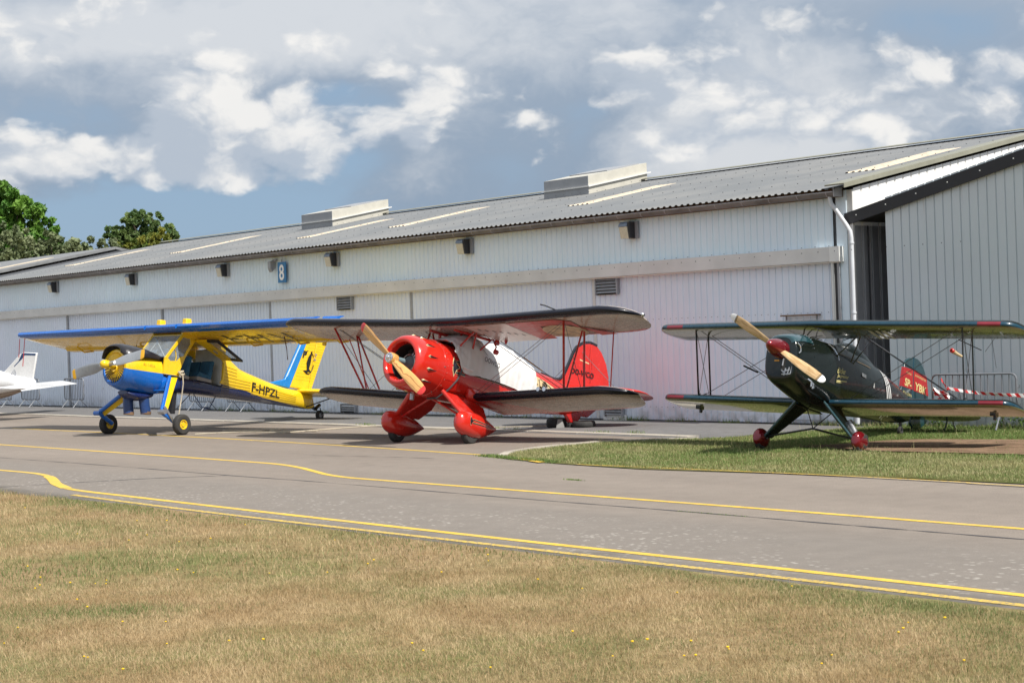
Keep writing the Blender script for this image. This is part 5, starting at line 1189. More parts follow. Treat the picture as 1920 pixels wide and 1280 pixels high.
chj = lambda u: .10+.065*math.sin(math.pi*min(max(u-.1, 0)/1.1, 1))-.10*max(u-.7, 0) if u < .97 else (.075 if u < .99 else .03)
dj = Vector((0, -.853, .522))
for s_ in (1, -1):
    bl = blade('blade', spo, (1.50, 0, 1.43), dj*s_, 1.06, chj, (M_WOODJ, M_WHT), r0=.10, tw0=50, tw1=16, thick=.2, tipfrom=.89)
    m = MB()
    for u in (.865, .885):
        t_ = dj.cross(Vector((1, 0, 0))).normalized()*(1 if s_ > 0 else -1); c0 = Vector((1.50, 0, 1.43))+dj*s_*1.06*u; t_ = (dj*s_).cross(Vector((1, 0, 0))).normalized(); tw = R(50+(16-50)*u); cd_ = t_*math.cos(tw)+Vector((1, 0, 0))*math.sin(tw); nd = (dj*s_).cross(cd_); ch_ = chj(u)*1.03; th = ch_*max(.2*(1.9-1.4*u), .05)*1.1
        m.loft([[c0+dj*s_*o_+cd_*(math.cos(a)*ch_/2)+nd*(math.sin(a)*th/2) for a in [2*math.pi*k/14 for k in range(14)]] for o_ in (0, .010)])
    m.build('black_tip_band', M_TXT, bl)
# wings
def jw(y, up=True):
    if up: xl = .42-abs(y)*.155; return (y, xl, 2.095+abs(y)*.025, xl-1.0, 2.075+abs(y)*.03, .11)
    xl = .02-abs(y)*.125; return (y, xl, .835+abs(y)*.038, xl-.97, .80+abs(y)*.038, .105)
def jtips(s0, s1, up, s=1):
    out = []; b0 = jw(s0, up)
    for i in range(1, 7):
        t = math.sin(math.pi/2*i/6); f = (1-t**2.6)**(1/2.6) if i < 6 else .12; w_ = jw(s0+(s1-s0)*t, up); xm = w_[1]+(w_[3]-w_[1])*.62
        out.append((w_[0], xm+(w_[1]-xm)*f, w_[2], xm+(w_[3]-xm)*f, w_[4], w_[5]*max(f, .15)))
    return out
M_JW = [M_JUND, M_DG, M_LINE, mat('dark_red_edge', (.20, .012, .025), rough=.35, coat=.3)]
def jmf(ys):
    def f(i, k):
        yy = abs((ys[i]+ys[i+1])/2)
        if 7 <= k <= 10: return 3 if 2.72 < yy < 3.1 else 2
        return 0 if k >= 11 else 1
    return f
ysu = [0, .6, 1.2, 1.8, 2.4, 2.72, 3.08]
half = [jw(y) for y in ysu]+jtips(3.08, 3.36, True); full = [(-a[0],)+tuple(a[1:]) for a in reversed(half[1:])]+half
ju_ = wing(full, mfn=jmf([a[0] for a in full])).build('upper_wing', M_JW, J, angle=50)
jl = []
for s_ in (1, -1):
    h_ = [jw(y, False) for y in (.28, .9, 1.6, 2.3, 2.72, 3.05)]+jtips(3.05, 3.26, False)
    h_ = [(s_*a[0],)+tuple(a[1:]) for a in h_]; jl.append(wing(h_, mfn=jmf([a[0] for a in h_])).build('lower_wing', M_JW, J, angle=50))
for s_ in (1, -1):
    a, b_, c_, d_ = (-.05, s_*2.46, 2.14), (-.42, s_*2.46, .94), (-.50, s_*2.46, 2.16), (-.88, s_*2.46, .93)
    mS = M_BLACK
    strut('wing_strut', a, b_, .027, mS, J); strut('wing_strut', c_, d_, .027, mS, J)
    for p in (a, c_): strut('strut_foot', (p[0]+.0, p[1], p[2]-.03), (p[0], p[1]-s_*.30, p[2]+.0), .018, mS, J)
    for p in (b_, d_): MB().lathe([(0, .04), (.06, .032), (.12, .026)], (p[0], p[1], p[2]-.02), 'z', 10).build('strut_foot', mS, J)
    strut('cabane_strut', (-.04, s_*.33, 1.52+.12), (-.44, s_*.52, 2.12), .020, mS, J); strut('cabane_strut', (-.58, s_*.33, 1.60), (-.50, s_*.52, 2.12), .022, mS, J); strut('cabane_strut', (-.62, s_*.33, 1.58), (-.90, s_*.52, 2.10), .020, mS, J)
    strut('cabane_foot', (-.46, s_*.50, 2.10), (-.52, s_*.20, 2.03), .014, mS, J)
    wr = MB()
    for p, q in (((-.35, s_*.36, .88), (-.08, s_*2.42, 2.14)), ((-.75, s_*.36, .90), (-.52, s_*2.42, 2.14)), ((-.46, s_*.52, 2.12), (-.42, s_*2.42, .96)), ((-.88, s_*.52, 2.12), (-.88, s_*2.42, .96)), (a, d_), (c_, b_)): wire(wr, p, q, .006)
    wo = wr.build('bracing_wire', M_WIRE, J); wo['kind'] = 'stuff'
    MB().tube([(-.40, s_*2.46, .955), (-.33, s_*2.26, 1.02)], .028, 6, r2=.006).build('wire_fitting', mS, J)
    al = MB(); al.box((-1.05+.05, s_*2.75, .90), (.16, .10, .10)); al.box((-1.05, s_*2.75, .86), (.06, .05, .12)); al.build('aileron_balance', mS, jl[0 if s_ > 0 else 1], bevel=.015)
MB().tube([(-.20, -1.50, 1.50), (-.55, -1.40, 1.46)], .016, 6).build('wire_spacer', M_TXT, J)
m = MB(); m.tube([(-.10, 2.40, 1.93), (-.55, 2.62, 1.86)], .008, 6); m.build('aileron_pushrod', M_BLK, J)
m = MB(); m.tube([(-.70, 2.72, 2.1), (-.80, 2.80, 1.62)], .004, 4); m.tube([(-.75, 2.75, 2.1), (-.62, 2.66, 1.85)], .004, 4); m.build('control_wire', M_WIRE, J)
# wooden pitot head with red tip on the outer strut
m = MB(); m.tube([(-.14, 2.46, 1.66), (-.06, 2.40, 1.69), (-.01, 2.37, 1.71)], .02, 10, r2=.036); po = m.build('pitot_cover', mat('tan_pitot_cover', (.55, .42, .25), rough=.6), J)
MB().lathe([(-.03, .001), (-.02, .036), (.02, .038), (.035, .02)], (.01, 2.355, 1.72), 'x', 10).build('red_cap', M_RED, po)
# wing underside stripes and letters
for s_ in (1,):
    for k in range(3):
        y0 = .86+k*.12; MB().add([(.0, y0, 2.062), (.0, y0+.065, 2.062), (-.5, y0+.065, 2.042), (-.5, y0, 2.042)], [(0, 1, 2, 3)]).build('white_stripe', M_WHT, ju_, smooth=False)
# cockpit: windscreen, coaming, headrest
MB().loft([[(-.42+.10*abs(math.cos(t))*0-.22*(1-math.sin(t)), math.cos(t)*.30*k2, 1.86+math.sin(t)*.17*k3) for t in [math.pi*j/14 for j in range(15)]] for k2, k3 in ((1.0, .25), (.72, 1.35))], cap=False, closed=False).build('windscreen', M_GLASS, J)
hd = Body([(-.72, .05, 2.0, 1.90, 2), (-.85, .20, 2.06, 1.80, 2), (-1.1, .24, 2.10, 1.75, 2), (-1.5, .20, 2.07, 1.75, 2), (-2.0, .12, 2.0, 1.75, 2), (-2.5, .03, 1.93, 1.75, 2)], 4, 24)
hd.mesh().build('headrest_fairing', M_DG, J)
jb.ribbon(lambda x: 1.72-.03*(x+.5), -.05, -1.45, .012, 1, .012).build('coaming_line', mat('brown_piping', (.16, .10, .05), rough=.5), J)
m = MB(); m.tube([(x_, jb.hw(x_, z_)+.008, z_) for x_, z_ in ((.02, 1.84), (-.04, 1.76), (-.08, 1.66), (-.10, 1.58))], .010, 5); m.build('cowling_seam', M_CHROME, J)
MB().tube([(-1.25, 0, 2.08), (-1.45, -.02, 2.42)], .008, 5).build('antenna', M_LINE, J); MB().tube([(-.62, 0, 2.1), (-.62, 0, 2.18)], .012, 5).build('camera_mount', M_BLK, J)
# markings
lettering('Bücker', lambda u, v: jb.p(-.02-.30*u, 1.345+.035*u+.10*v, 1, .010), M_GOLD, J, shear=.35, bold=.01)
lettering('Jungmeister', lambda u, v: jb.p(-.02-.42*u, 1.26+.055*u+.075*v, 1, .010), M_GOLD, J, shear=.35, bold=.01)
m = MB(); jb.ribbon(lambda x: 1.215+(-x-.02)*.16, -.02, -.38, .018, 1, .010, mb=m); jb.ribbon(lambda x: 1.19+(-x-.02)*.16, -.02, -.22, .012, 1, .010, mb=m); m.build('underline', M_GOLD, J)
MB().plate([jb.p(-.98, 1.50, 1, .012), jb.p(-1.16, 1.50, 1, .012), jb.p(-1.16, 1.56, 1, .012), jb.p(-.98, 1.56, 1, .012)], .008, (0, 1, .2)).build('data_plate', M_STEEL, J, smooth=False)
lettering('&', lambda u, v: jb.p(-1.55-.06*u, 1.42+.10*v, 1, .010), M_WHT, J, shear=.2)
for k in range(3):
    x0 = -2.13-k*.115; m = MB(); vs = []; fs = []
    for j in range(15):
        z = 1.90-(1.90-1.22)*j/14
        for dx_ in (0, -.055): vs.append(jb.p(x0+dx_-.30*(1.9-z)/.7, z, 1, .010))
    for j in range(14): a = 2*j; fs.append((a, a+1, a+3, a+2))
    m.add(vs, fs); m.build('white_stripe', M_WHT, J)
    m = MB(); vs = [jb.p(-2.42-k*.14-dx_, z, 1, .010) for z in (1.045, 1.15) for dx_ in (0, .07)]; m.add(vs, [(0, 1, 3, 2)]); m.build('white_stripe', M_WHT, J)
# tail
def P3(L, th): return MB().plate([(x, 0, z) for x, z in L], th, (0, 1, 0))
fo = P3([(-3.30, 1.80), (-3.54, 1.78), (-3.60, 2.30), (-3.66, 2.39), (-3.79, 2.465), (-3.98, 2.52), (-4.02, 2.1), (-4.10, 1.4), (-3.6, 1.4)], .05).build('fin', M_TEAL, J, bevel=.012)
ru = P3([(-4.01, 2.525), (-4.20, 2.54), (-4.36, 2.51), (-4.53, 2.42), (-4.67, 2.30), (-4.76, 2.16), (-4.83, 2.0), (-4.88, 1.83), (-4.95, 1.55), (-4.85, 1.40), (-4.6, 1.26), (-4.25, 1.20), (-4.10, 1.28), (-4.12, 1.71)], .045).build('rudder', M_TEAL, J, bevel=.012)
MB().tube([(-4.015, 0, 2.53), (-4.12, 0, 1.30)], .022, 8).build('rudder_post', M_LINE, J)
P3([(-3.585, 2.25), (-4.005, 2.285), (-4.06, 1.91), (-3.55, 1.875)], .058).build('red_panel', M_REDP, fo, smooth=False)
P3([(-4.055, 2.295), (-4.675, 2.30), (-4.85, 1.95), (-4.11, 1.905)], .053).build('red_panel', M_REDP, ru, smooth=False)
yf, yr = .031, .0285
lettering('SP-', lambda u, v: (-3.66-.32*u, yf, 1.915+.15*v), M_GOLD, fo, name='registration', bold=.03)
lettering('YBK', lambda u, v: (-4.15-.58*u, yr, 1.935+.15*v), M_GOLD, ru, name='registration', bold=.03)
lettering('BÜCKER', lambda u, v: (-3.70-.24*u, yf, 2.155+.045*v), M_GOLD, fo)
lettering('JUNGMEISTER', lambda u, v: (-4.11-.55*u, yr, 2.175-.0*u+.055*v), M_GOLD, ru)
lettering('BÜ-133PA', lambda u, v: (-3.62-.42*u, yf, 1.755+.065*v), M_GOLD, fo)
TJ = [(.03, -3.55, 1.45, -4.55, 1.43, .07), (.6, -3.65, 1.45, -4.65, 1.43, .07)]+[(.6+.75*math.sin(math.pi/2*i/5), -4.1+.45*((1-math.sin(math.pi/2*i/5)**2)**.5 if i < 5 else .1), 1.45, -4.1-.55*((1-math.sin(math.pi/2*i/5)**2)**.5 if i < 5 else .1), 1.43, .05) for i in range(1, 6)]
wing([(-a[0],)+tuple(a[1:]) for a in reversed(TJ)]+TJ).build('tailplane', M_DG, J)
wheel('tail_wheel', J, (-3.72, 0, 1.06), .085, .06, M_BLK)
m = MB(); m.tube([(-3.66, 0, 1.28), (-3.72, 0, 1.06)], .032, 8); m.build('tail_wheel_leg', M_BLACK, J)
# landing gear
for s_ in (1, -1):
    kn = Vector((.02, s_*.80, .24))
    MB().plate([(.12, s_*.26, .80), (-.42, s_*.30, .80), (-.14, s_*.80, .22), (.06, s_*.80, .22)], .055, (0, s_*.7, .6)).build('gear_leg', M_DG, J, bevel=.02)
    MB().tube([(.13, s_*.26, .82), (.06, s_*.81, .22)], .022, 10).build('leg_edge', M_TEAL, J)
    if s_ > 0: MB().tube([(-.30, s_*.55, .58), (-.24, s_*.72, .34)], .05, 10).build('shock_strut', M_STEEL, J)
    MB().tube([(.02, s_*.78, .20), (.02, s_*.90, .175)], .028, 8).build('axle', M_BLACK, J)
    MB().tube([(.02, s_*.80, .22), (-.09, 0, .40)], .018, 8).build('spreader_bar', M_BLACK, J)
    strut('gear_brace', (-.09, 0, .40), (-.35, s_*.28, .80), .016, M_BLACK, J)
    wheel('main_wheel', J, (.02, s_*.90, .17), .17, .11, M_DR)
    sp = Body([(.20, .02, .24, .14, 2), (.18, .07, .30, .08, 2), (.10, .095, .345, .035, 2), (0, .10, .36, .03, 2), (-.10, .10, .345, .035, 2), (-.18, .075, .30, .08, 2), (-.215, .03, .24, .13, 2)], 3, 24)
    mm = sp.mesh(); mm.v = [(x, y+s_*.90, z) for x, y, z in mm.v]; mm.build('wheel_spat', M_DR, J, label='bright dark red round wheel spat' if s_ > 0 else None)
    if s_ > 0: 
        m = MB(); m.lathe([(0, .001), (.008, .10), (0, .115)], (-.045, .90+.088, .205), 'y', 20); m.build('spat_opening', M_TYRE, J)

# ------------------------------------------------------------ white light plane at the left edge
Wt = empty('white_plane', (-16.42, 50.6, 0), (0, 0, math.atan2(.62, -1.0)), 'white light plane with dark blue fin stripes, tail showing at the left edge', 'plane')
M_WPL = mat('white_aircraft_paint', (.80, .80, .80), rough=.25, coat=.5, var=.03, dirt=.05)
M_BLS = mat('blue_fin_stripe', (.02, .06, .16), rough=.3)
wb = Body([(4.6, .10, 1.30, 1.12, 2), (4.4, .35, 1.45, .95, 2), (3.6, .5, 1.55, .72, 2.2), (2.6, .55, 1.95, .65, 2.3), (1.6, .55, 2.05, .65, 2.3), (.6, .45, 1.75, .70, 2.2), (-.6, .28, 1.45, .82, 2.1), (-1.8, .10, 1.25, 1.0, 2)], 4, 28)
wb.mesh().build('fuselage', M_WPL, Wt)
def fp(L, th, y=0): return MB().plate([(x, y, z) for x, z in L], th, (0, 1, 0))
fo = fp([(.1, 1.35), (-.55, 1.52), (-1.25, 2.02), (-1.42, 2.08), (-2.02, 2.05), (-1.72, 1.0), (-1.2, .95)], .07).build('fin', M_WPL, Wt, bevel=.02)
fp([(-1.36, 2.045), (-1.44, 2.06), (-1.98, 2.03), (-1.96, 1.97), (-1.50, 1.99), (-1.20, 1.82)], .078).build('blue_stripe', M_BLS, fo, smooth=False)
fp([(-.98, 1.66), (-1.00, 1.64), (-1.42, 1.92), (-1.40, 1.95)], .078).build('blue_stripe', M_BLS, fo, smooth=False)
m = MB(); m.tube([(-.95-.10*math.sin(t), .042, 1.42+.14*math.cos(t)) for t in [.3+4.6*k/10 for k in range(11)]], .008, 5); m.tube([(-.90, .042, 1.50), (-1.05, .042, 1.33)], .008, 5); m.build('tail_emblem', mat('grey_emblem', (.25, .27, .32), rough=.5), fo)
m = MB(); m.tube([(-.4, .30, 1.1), (.4, .47, 1.12)], .008, 4); m.build('pinstripe', M_BLS, Wt)
ws_ = [(-.98, -1.35, 1.00, -1.95, .98, .03), (-.90, -1.2, 1.0, -2.0, .98, .05), (0, -1.05, 1.0, -2.0, .97, .09), (.90, -1.2, 1.0, -2.0, .98, .05), (.98, -1.35, 1.0, -1.95, .98, .03)]
wing(ws_).build('tailplane', M_WPL, Wt)
wing([(-4.6, 2.3, .98, 1.2, .93, .08), (-.3, 2.6, .75, 1.1, .70, .2), (.3, 2.6, .75, 1.1, .70, .2), (4.6, 2.3, .98, 1.2, .93, .08)]).build('wing', M_WPL, Wt)
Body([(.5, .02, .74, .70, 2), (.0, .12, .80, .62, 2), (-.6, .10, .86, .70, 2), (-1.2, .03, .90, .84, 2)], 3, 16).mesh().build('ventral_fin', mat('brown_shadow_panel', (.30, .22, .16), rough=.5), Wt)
for y in (1.3, -1.3): wheel('main_wheel', Wt, (1.7, y, .18), .18, .13, M_WPL); MB().tube([(1.7, y, .7), (1.7, y, .2)], .04, 8).build('gear_leg', M_WPL, Wt)
wheel('nose_wheel', Wt, (3.9, 0, .16), .16, .12, M_WPL); MB().tube([(3.9, 0, .8), (3.9, 0, .2)], .04, 8).build('gear_leg', M_WPL, Wt)
m = MB(); m.lathe([(0, .12), (.15, .08), (.22, .001)], (4.6, 0, 1.2), 'x', 16, cap=True); pw_ = m.build('propeller', M_WPL, Wt)
for s_ in (1, -1): blade('blade', pw_, (4.68, 0, 1.2), (0, s_*.4, s_*.9), .85, lambda u: .12, (M_BLK, M_WPL), r0=.08)

# ============================================================ SMALL THINGS
# crowd barriers
def barrier(L_=1.5):
    m = MB(); H, z0 = 1.06, .30; c_ = .10
    pts = []
    for (cx_, cz_, a0) in ((L_/2-c_, H-c_, 0), (-L_/2+c_, H-c_, 90), (-L_/2+c_, z0+c_, 180), (L_/2-c_, z0+c_, 270)):
        pts += [(cx_+math.cos(R(a0+q*30))*c_, 0, cz_+math.sin(R(a0+q*30))*c_) for q in range(4)]
    root = empty('crowd_barrier', (0, 0, 0))
    MB().tube(pts+[pts[0]], .021, 8).build('frame', M_BARR, root)
    n = int(L_/.125)
    b = MB(); b.tube([(0, 0, z0), (0, 0, H)], .011, 6); me = None
    for k in range(1, n):
        if me is None:
            o = b.build('bar', M_BARR, root); me = o.data
        else:
            o = bpy.data.objects.new('bar', me); C.objects.link(o); o.parent = root
        o.location.x = -L_/2+k*L_/n
    for x in (-L_/2+.32, L_/2-.32):
        f = MB(); f.tube([(x, -.28, .02), (x, 0, z0+.03), (x, .28, .02)], .016, 8); f.build('foot', M_BARR, root)
    for z in (.45, .8): MB().tube([(L_/2, 0, z), (L_/2+.06, 0, z), (L_/2+.06, 0, z+.05)], .008, 5).build('hook', M_BARR, root)
    return root
b0 = barrier()
bl = [((-15.83, 57.6), 'crowd barrier standing alone under the propeller of the yellow plane', 0), ((-17.95, 59.4), 'crowd barrier half hidden behind the fin of the white plane', .0), ((-19.35, 60.6), 'crowd barrier at the left edge, behind the tailplane of the white plane', 0), ((-10.0, 51.2), 'crowd barrier seen under the belly of the yellow plane', .0), ((-8.5, 49.6), 'crowd barrier seen under the rear fuselage of the yellow plane', 0)]
for i, ((x, y), lb, rz_) in enumerate(bl):
    o = b0 if i == 0 else copy_tree(b0); o.location = (x, y, .004); o.rotation_euler = (0, 0, HR+rz_); tag(o, lb, 'barrier', 'crowd barriers in front of the hangars')
b1 = barrier(1.62); b1.location = (8.68, 30.22, .01); b1.rotation_euler = (0, 0, HR+.22)
tag(b1, 'crowd barrier on the grass at the right edge with red and white tape on it', 'barrier', 'crowd barriers in front of the hangars')
# red and white tape
def tapefn(N, tc):
    x, y, z = N.sep(tc); t = N.m('FRACT', N.m('ADD', N.m('MULTIPLY', x, 6.5), N.m('MULTIPLY', z, 5)))
    return N.mix(N.m('GREATER_THAN', t, .5), (.78, .76, .74), (.62, .03, .03))
M_TAPE = mat('red_white_tape', rough=.4, fn=tapefn)
tp = MB()
def strip(p, q, w_=.07, sag=.03, n=10, tw=0.):
    p, q = Vector(p), Vector(q); vs = []; fs = []
    for i in range(n+1):
        t = i/n; c_ = p.lerp(q, t); c_.z -= sag*4*t*(1-t); a = tw*math.sin(t*7); vs += [c_+Vector((0, math.sin(a)*w_/2, math.cos(a)*w_/2)), c_-Vector((0, math.sin(a)*w_/2, math.cos(a)*w_/2))]
    for i in range(n): fs.append((2*i, 2*i+1, 2*i+3, 2*i+2))
    tp.add(vs, fs)
rr = random.Random(2)
for k in range(9): strip((-.80+rr.uniform(0, .05), -.03-.004*k, .66+rr.uniform(-.09, .14)), (-.48+rr.uniform(-.03, .05), -.03-.004*k, .66+rr.uniform(-.09, .14)), .05, .01, 5, .8)
strip((-.62, -.04, .98), (-.52, -.05, .82), .05, .0, 5, .5); strip((-.5, -.04, .80), (.82, -.04, .66), .06, .03, 14, .5); strip((.82, -.04, .66), (3.4, -.04, .62), .075, .06, 16, .15)
to = tp.build('barrier_tape', M_TAPE, smooth=False); sm = to.modifiers.new('s', 'SOLIDIFY'); sm.thickness = .002
to.location = b1.location; to.rotation_euler = b1.rotation_euler; tag(to, 'red and white warning tape wrapped round the right-hand barrier and stretched to the right', 'tape')
# tyres used as chocks at the red biplane's tail wheel
def tyre(name, loc, rot, r, wd, lb, m_=M_TYRE):
    m = MB(); prof = [(-wd*.42, r*.58), (-wd/2, r*.72), (-wd*.47, r*.9), (-wd*.3, r*.985), (0, r), (wd*.3, r*.985), (wd*.47, r*.9), (wd/2, r*.72), (wd*.42, r*.58), (wd*.30, r*.56), (wd*.34, r*.75), (0, r*.86), (-wd*.34, r*.75), (-wd*.30, r*.56), (-wd*.42, r*.58)]
    m.lathe(prof, (0, 0, 0), 'z', 32); o = m.build(name, m_); o.location = loc; o.rotation_euler = rot; tag(o, lb, 'tyre', 'old tyres on the apron'); return o
bpy.context.view_layer.update()
tw_ = (B.matrix_world @ Vector((-4.48, 0, 1.04)))
tyre('old_tyre', (tw_.x+.28, tw_.y-.12, .07), (0, 0, 0), .26, .14, 'old grey tyre lying flat, right of the tail wheel of the red biplane')
t2 = tyre('old_tyre', (tw_.x-.32, tw_.y+.10, .105), (0, 0, 0), .23, .20, 'black tyre left of the tail wheel of the red biplane', mat('dark_rubber', (.02, .02, .02), rough=.8))
MB().plate([(-.02, -.245, -.10), (.17, -.17, -.10), (.12, -.19, .09), (.02, -.245, .09)], .02, (0, -1, 0)).build('canvas_flap', mat('grey_canvas', (.28, .28, .27), rough=.8), t2, smooth=False)
# ropes on the tarmac
def rope(pts, r_, lb):
    rows = catmull([(a, d_) for a, d_ in pts], 6); m = MB(); m.tube([AD(a+rr.uniform(-.02, .02), d_+rr.uniform(-.03, .03), r_) for a, d_ in rows], r_, 5)
    o = m.build('rope', M_ROPE); tag(o, lb, 'rope'); return o
rope([(-33.4, 19.55), (-33.12, 20.2), (-32.4, 20.64), (-31.47, 20.77), (-31.4, 21.17), (-31.42, 22.1), (-31.3, 23.12), (-30.6, 23.3)], .016, 'pale rope lying straight across the tarmac right of the yellow plane')
rope([(-33.8, 20.6), (-33.2, 21.0), (-32.9, 21.1), (-32.95, 21.5), (-32.6, 21.5), (-32.5, 21.1), (-32.2, 21.0), (-31.6, 21.3), (-31.0, 21.4)], .016, 'loosely looped pale rope on the tarmac behind the yellow plane')
rope([(-29.0, 22.9), (-28.2, 23.2), (-27.6, 23.9), (-27.0, 24.4), (-26.4, 24.9)], .014, 'pale rope between the spats of the red biplane, reaching the dark apron')

# ============================================================ TREES
def leafmat(name, c1, c2):
    def f(N, tc):
        a = N.n('ShaderNodeAttribute', attribute_name='tint'); a.attribute_type = 'GEOMETRY'
        return N.mix(a.outputs['Fac'], c1, c2)
    m = mat(name, rough=.55, var=.15, fn=f, spec=.35)
    b = m.node_tree.nodes['Principled BSDF']; nt = m.node_tree
    # a little light through the leaf
    tr = nt.nodes.new('ShaderNodeBsdfTranslucent'); ms = nt.nodes.new('ShaderNodeMixShader'); ms.inputs[0].default_value = .28
    nt.links.new(b.inputs['Base Color'].links[0].from_socket, tr.inputs[0]); out = nt.nodes['Material Output']
    nt.links.new(b.outputs[0], ms.inputs[1]); nt.links.new(tr.outputs[0], ms.inputs[2]); nt.links.new(ms.outputs[0], out.inputs[0]); return m
def npmesh(name, V, F, m, parent=None, tint=None, nper=4):
    me = bpy.data.meshes.new(name); nv, nf = len(V), len(F)
    me.vertices.add(nv); me.vertices.foreach_set('co', V.astype(np.float32).ravel())
    me.loops.add(F.size); me.loops.foreach_set('vertex_index', F.astype(np.int32).ravel())
    me.polygons.add(nf); me.polygons.foreach_set('loop_start', np.arange(nf, dtype=np.int32)*F.shape[1]); me.polygons.foreach_set('loop_total', np.full(nf, F.shape[1], dtype=np.int32))
    me.update(calc_edges=True); me.materials.append(m)
    if tint is not None:
        at = me.attributes.new('tint', 'FLOAT', 'POINT'); at.data.foreach_set('value', tint.astype(np.float32))
    o = bpy.data.objects.new(name, me); C.objects.link(o)
    if parent: o.parent = parent
    return o
def tree(name, loc, lobes, nleaf, size, m, label, cat, group=None, trunk=True, th=2., ragged=.25):
    rg = np.random.default_rng(abs(hash(label)) % 1000 if False else sum(map(ord, label)))
    root = empty(name, loc, (0, 0, 0), label, cat, group)
    L = np.array(lobes, float); vol = L[:, 3]**2; cnt = (nleaf*vol/vol.sum()).astype(int); Ps = []; T_ = []
    for (x, y, z, r), n in zip(L, cnt):
        # secondary clumps on the lobe surface give the crown an uneven edge
        nc = max(10, int(r*9)); cd_ = rg.normal(size=(nc, 3)); cd_ /= np.linalg.norm(cd_, axis=1)[:, None]
        cc = np.array([x, y, z])+cd_*r*rg.uniform(.55, 1.0+ragged, nc)[:, None]*[1, 1, .85]; cr = r*rg.uniform(.16, .34, nc)
        idx = rg.integers(0, nc, n); p = rg.normal(size=(n, 3)); p *= (rg.uniform(.3, 1, n)**.5/np.linalg.norm(p, axis=1))[:, None]
        Ps.append(cc[idx]+p*cr[idx][:, None]); T_.append(np.clip(.5+.35*rg.normal(size=nc), 0, 1)[idx])
    P_ = np.concatenate(Ps); tn = np.concatenate(T_); n = len(P_)
    u = rg.normal(size=(n, 3)); u /= np.linalg.norm(u, axis=1)[:, None]; v = rg.normal(size=(n, 3)); v -= u*(u*v).sum(1)[:, None]; v /= np.linalg.norm(v, axis=1)[:, None]
    s_ = size*rg.uniform(.6, 1.3, n)[:, None]; u *= s_; v *= s_*.55
    V = np.stack([P_-u, P_-v, P_+u, P_+v], 1).reshape(-1, 3); F = np.arange(4*n).reshape(-1, 4)
    npmesh('crown', V, F, m, root, np.repeat(np.clip(tn+.15*rg.normal(size=n), 0, 1), 4))
    if trunk:
        b = MB(); top = L[:, 2].mean(); b.tube([(0, 0, -.2), (.1, 0, top*.35), (-.1, .1, top*.7)], th*.12, 10, r2=th*.07)
        for (x, y, z, r) in lobes: b.tube([(0, 0, top*.45), (x*.5, y*.5, (top*.55+z)*.5), (x, y, z)], th*.055, 6, r2=.03)
        b.build('trunk', mat('bark', (.10, .08, .06), rough=.9, var=.3), root)
    return root
LM1 = leafmat('bright_green_leaves', (.07, .19, .028), (.20, .36, .06)); LM2 = leafmat('dark_green_leaves', (.065, .13, .04), (.18, .25, .08))
LM3 = leafmat('grey_green_leaves', (.12, .16, .07), (.28, .32, .17)); LM4 = leafmat('yellow_green_leaves', (.09, .14, .02), (.24, .24, .04))
rt = np.random.default_rng(5)
def crown(n, cx, cz, rx, rz_, r0, r1):
    out = []
    while len(out) < n:
        a, b = rt.uniform(-1, 1, 2)
        if a*a+b*b < 1: out.append((cx+a*rx, rt.uniform(-.6, .6)*rx*.6, cz+b*rz_, rt.uniform(r0, r1)))
    return out
tree('ash_tree', (-41.6, 130, 0), crown(34, -.6, 12.0, 4.2, 3.0, 1.0, 1.7)+[(4.2, 0, 12.1, .9), (4.5, 0, 10.8, 1.0), (4.9, 0, 9.6, 1.1), (3.6, 0, 13.0, .9), (-.4, 0, 14.6, .9), (-2.0, 0, 14.6, .9), (1.4, 0, 14.0, 1.0), (2.6, 0, 13.6, .9), (2.4, 0, 11.4, 1.3)], 42000, .24, LM1, 'tall bright green ash tree at the left edge behind the hangars', 'tree')
tree('oak_tree', (-30.2, 132, 0), crown(24, -.1, 11.2, 2.0, 1.7, .6, 1.0)+[(0, 0, 12.6, .8), (-.6, 0, 12.9, .6), (.9, 0, 12.6, .65), (1.8, 0, 11.6, .7), (2.4, 0, 10.4, .6), (-2.0, 0, 11.0, .7), (2.6, 0, 11.3, .35), (-1.9, 0, 8.6, 1.0), (1.4, 0, 8.8, 1.2), (-.3, 0, 8.6, 1.4), (2.7, 0, 11.2, .4)], 24000, .19, LM2, 'rounded dark green tree standing alone behind the hangar ridge', 'tree')
for i, (x, z, r, mm, lb) in enumerate([(-42.3, 9.0, 2.2, LM3, 'grey-green willow bush at the left edge in front of the bright ash'), (-38.9, 9.7, 1.7, LM3, 'tallest grey-green willow bush, in front of the right side of the bright ash'), (-36.0, 9.3, 1.6, LM3, 'grey-green willow bush just right of the bright ash'), (-33.4, 9.0, 1.4, LM3, 'low grey-green willow bush between the two tall trees'), (-31.2, 9.0, 1.0, LM3, 'small grey-green bush at the left foot of the dark round tree'),
        (-29.3, 8.9, 1.4, LM4, 'yellow-green shrub in front of the dark round tree'), (-27.3, 9.7, .9, LM4, 'small yellow-green shrub with orange tint at the right foot of the dark round tree')]):
    z += .5
    tree('shrub', (x, 124+i % 3, 0), [(-.3*r, 0, z-r*.4, r), (.5*r, 0, z-.1*r, r*.8), (0, 0, z+.35*r, r*.6), (-.7*r, 0, z+.1*r, r*.5), (0, 0, z-1.5*r, r*1.2), (.9*r, 0, z-.8*r, r*.8), (-.9*r, 0, z-.8*r, r*.8)], int(4500*r), .16, mm, lb, 'shrub', 'shrubs behind the hangars', ragged=.55)

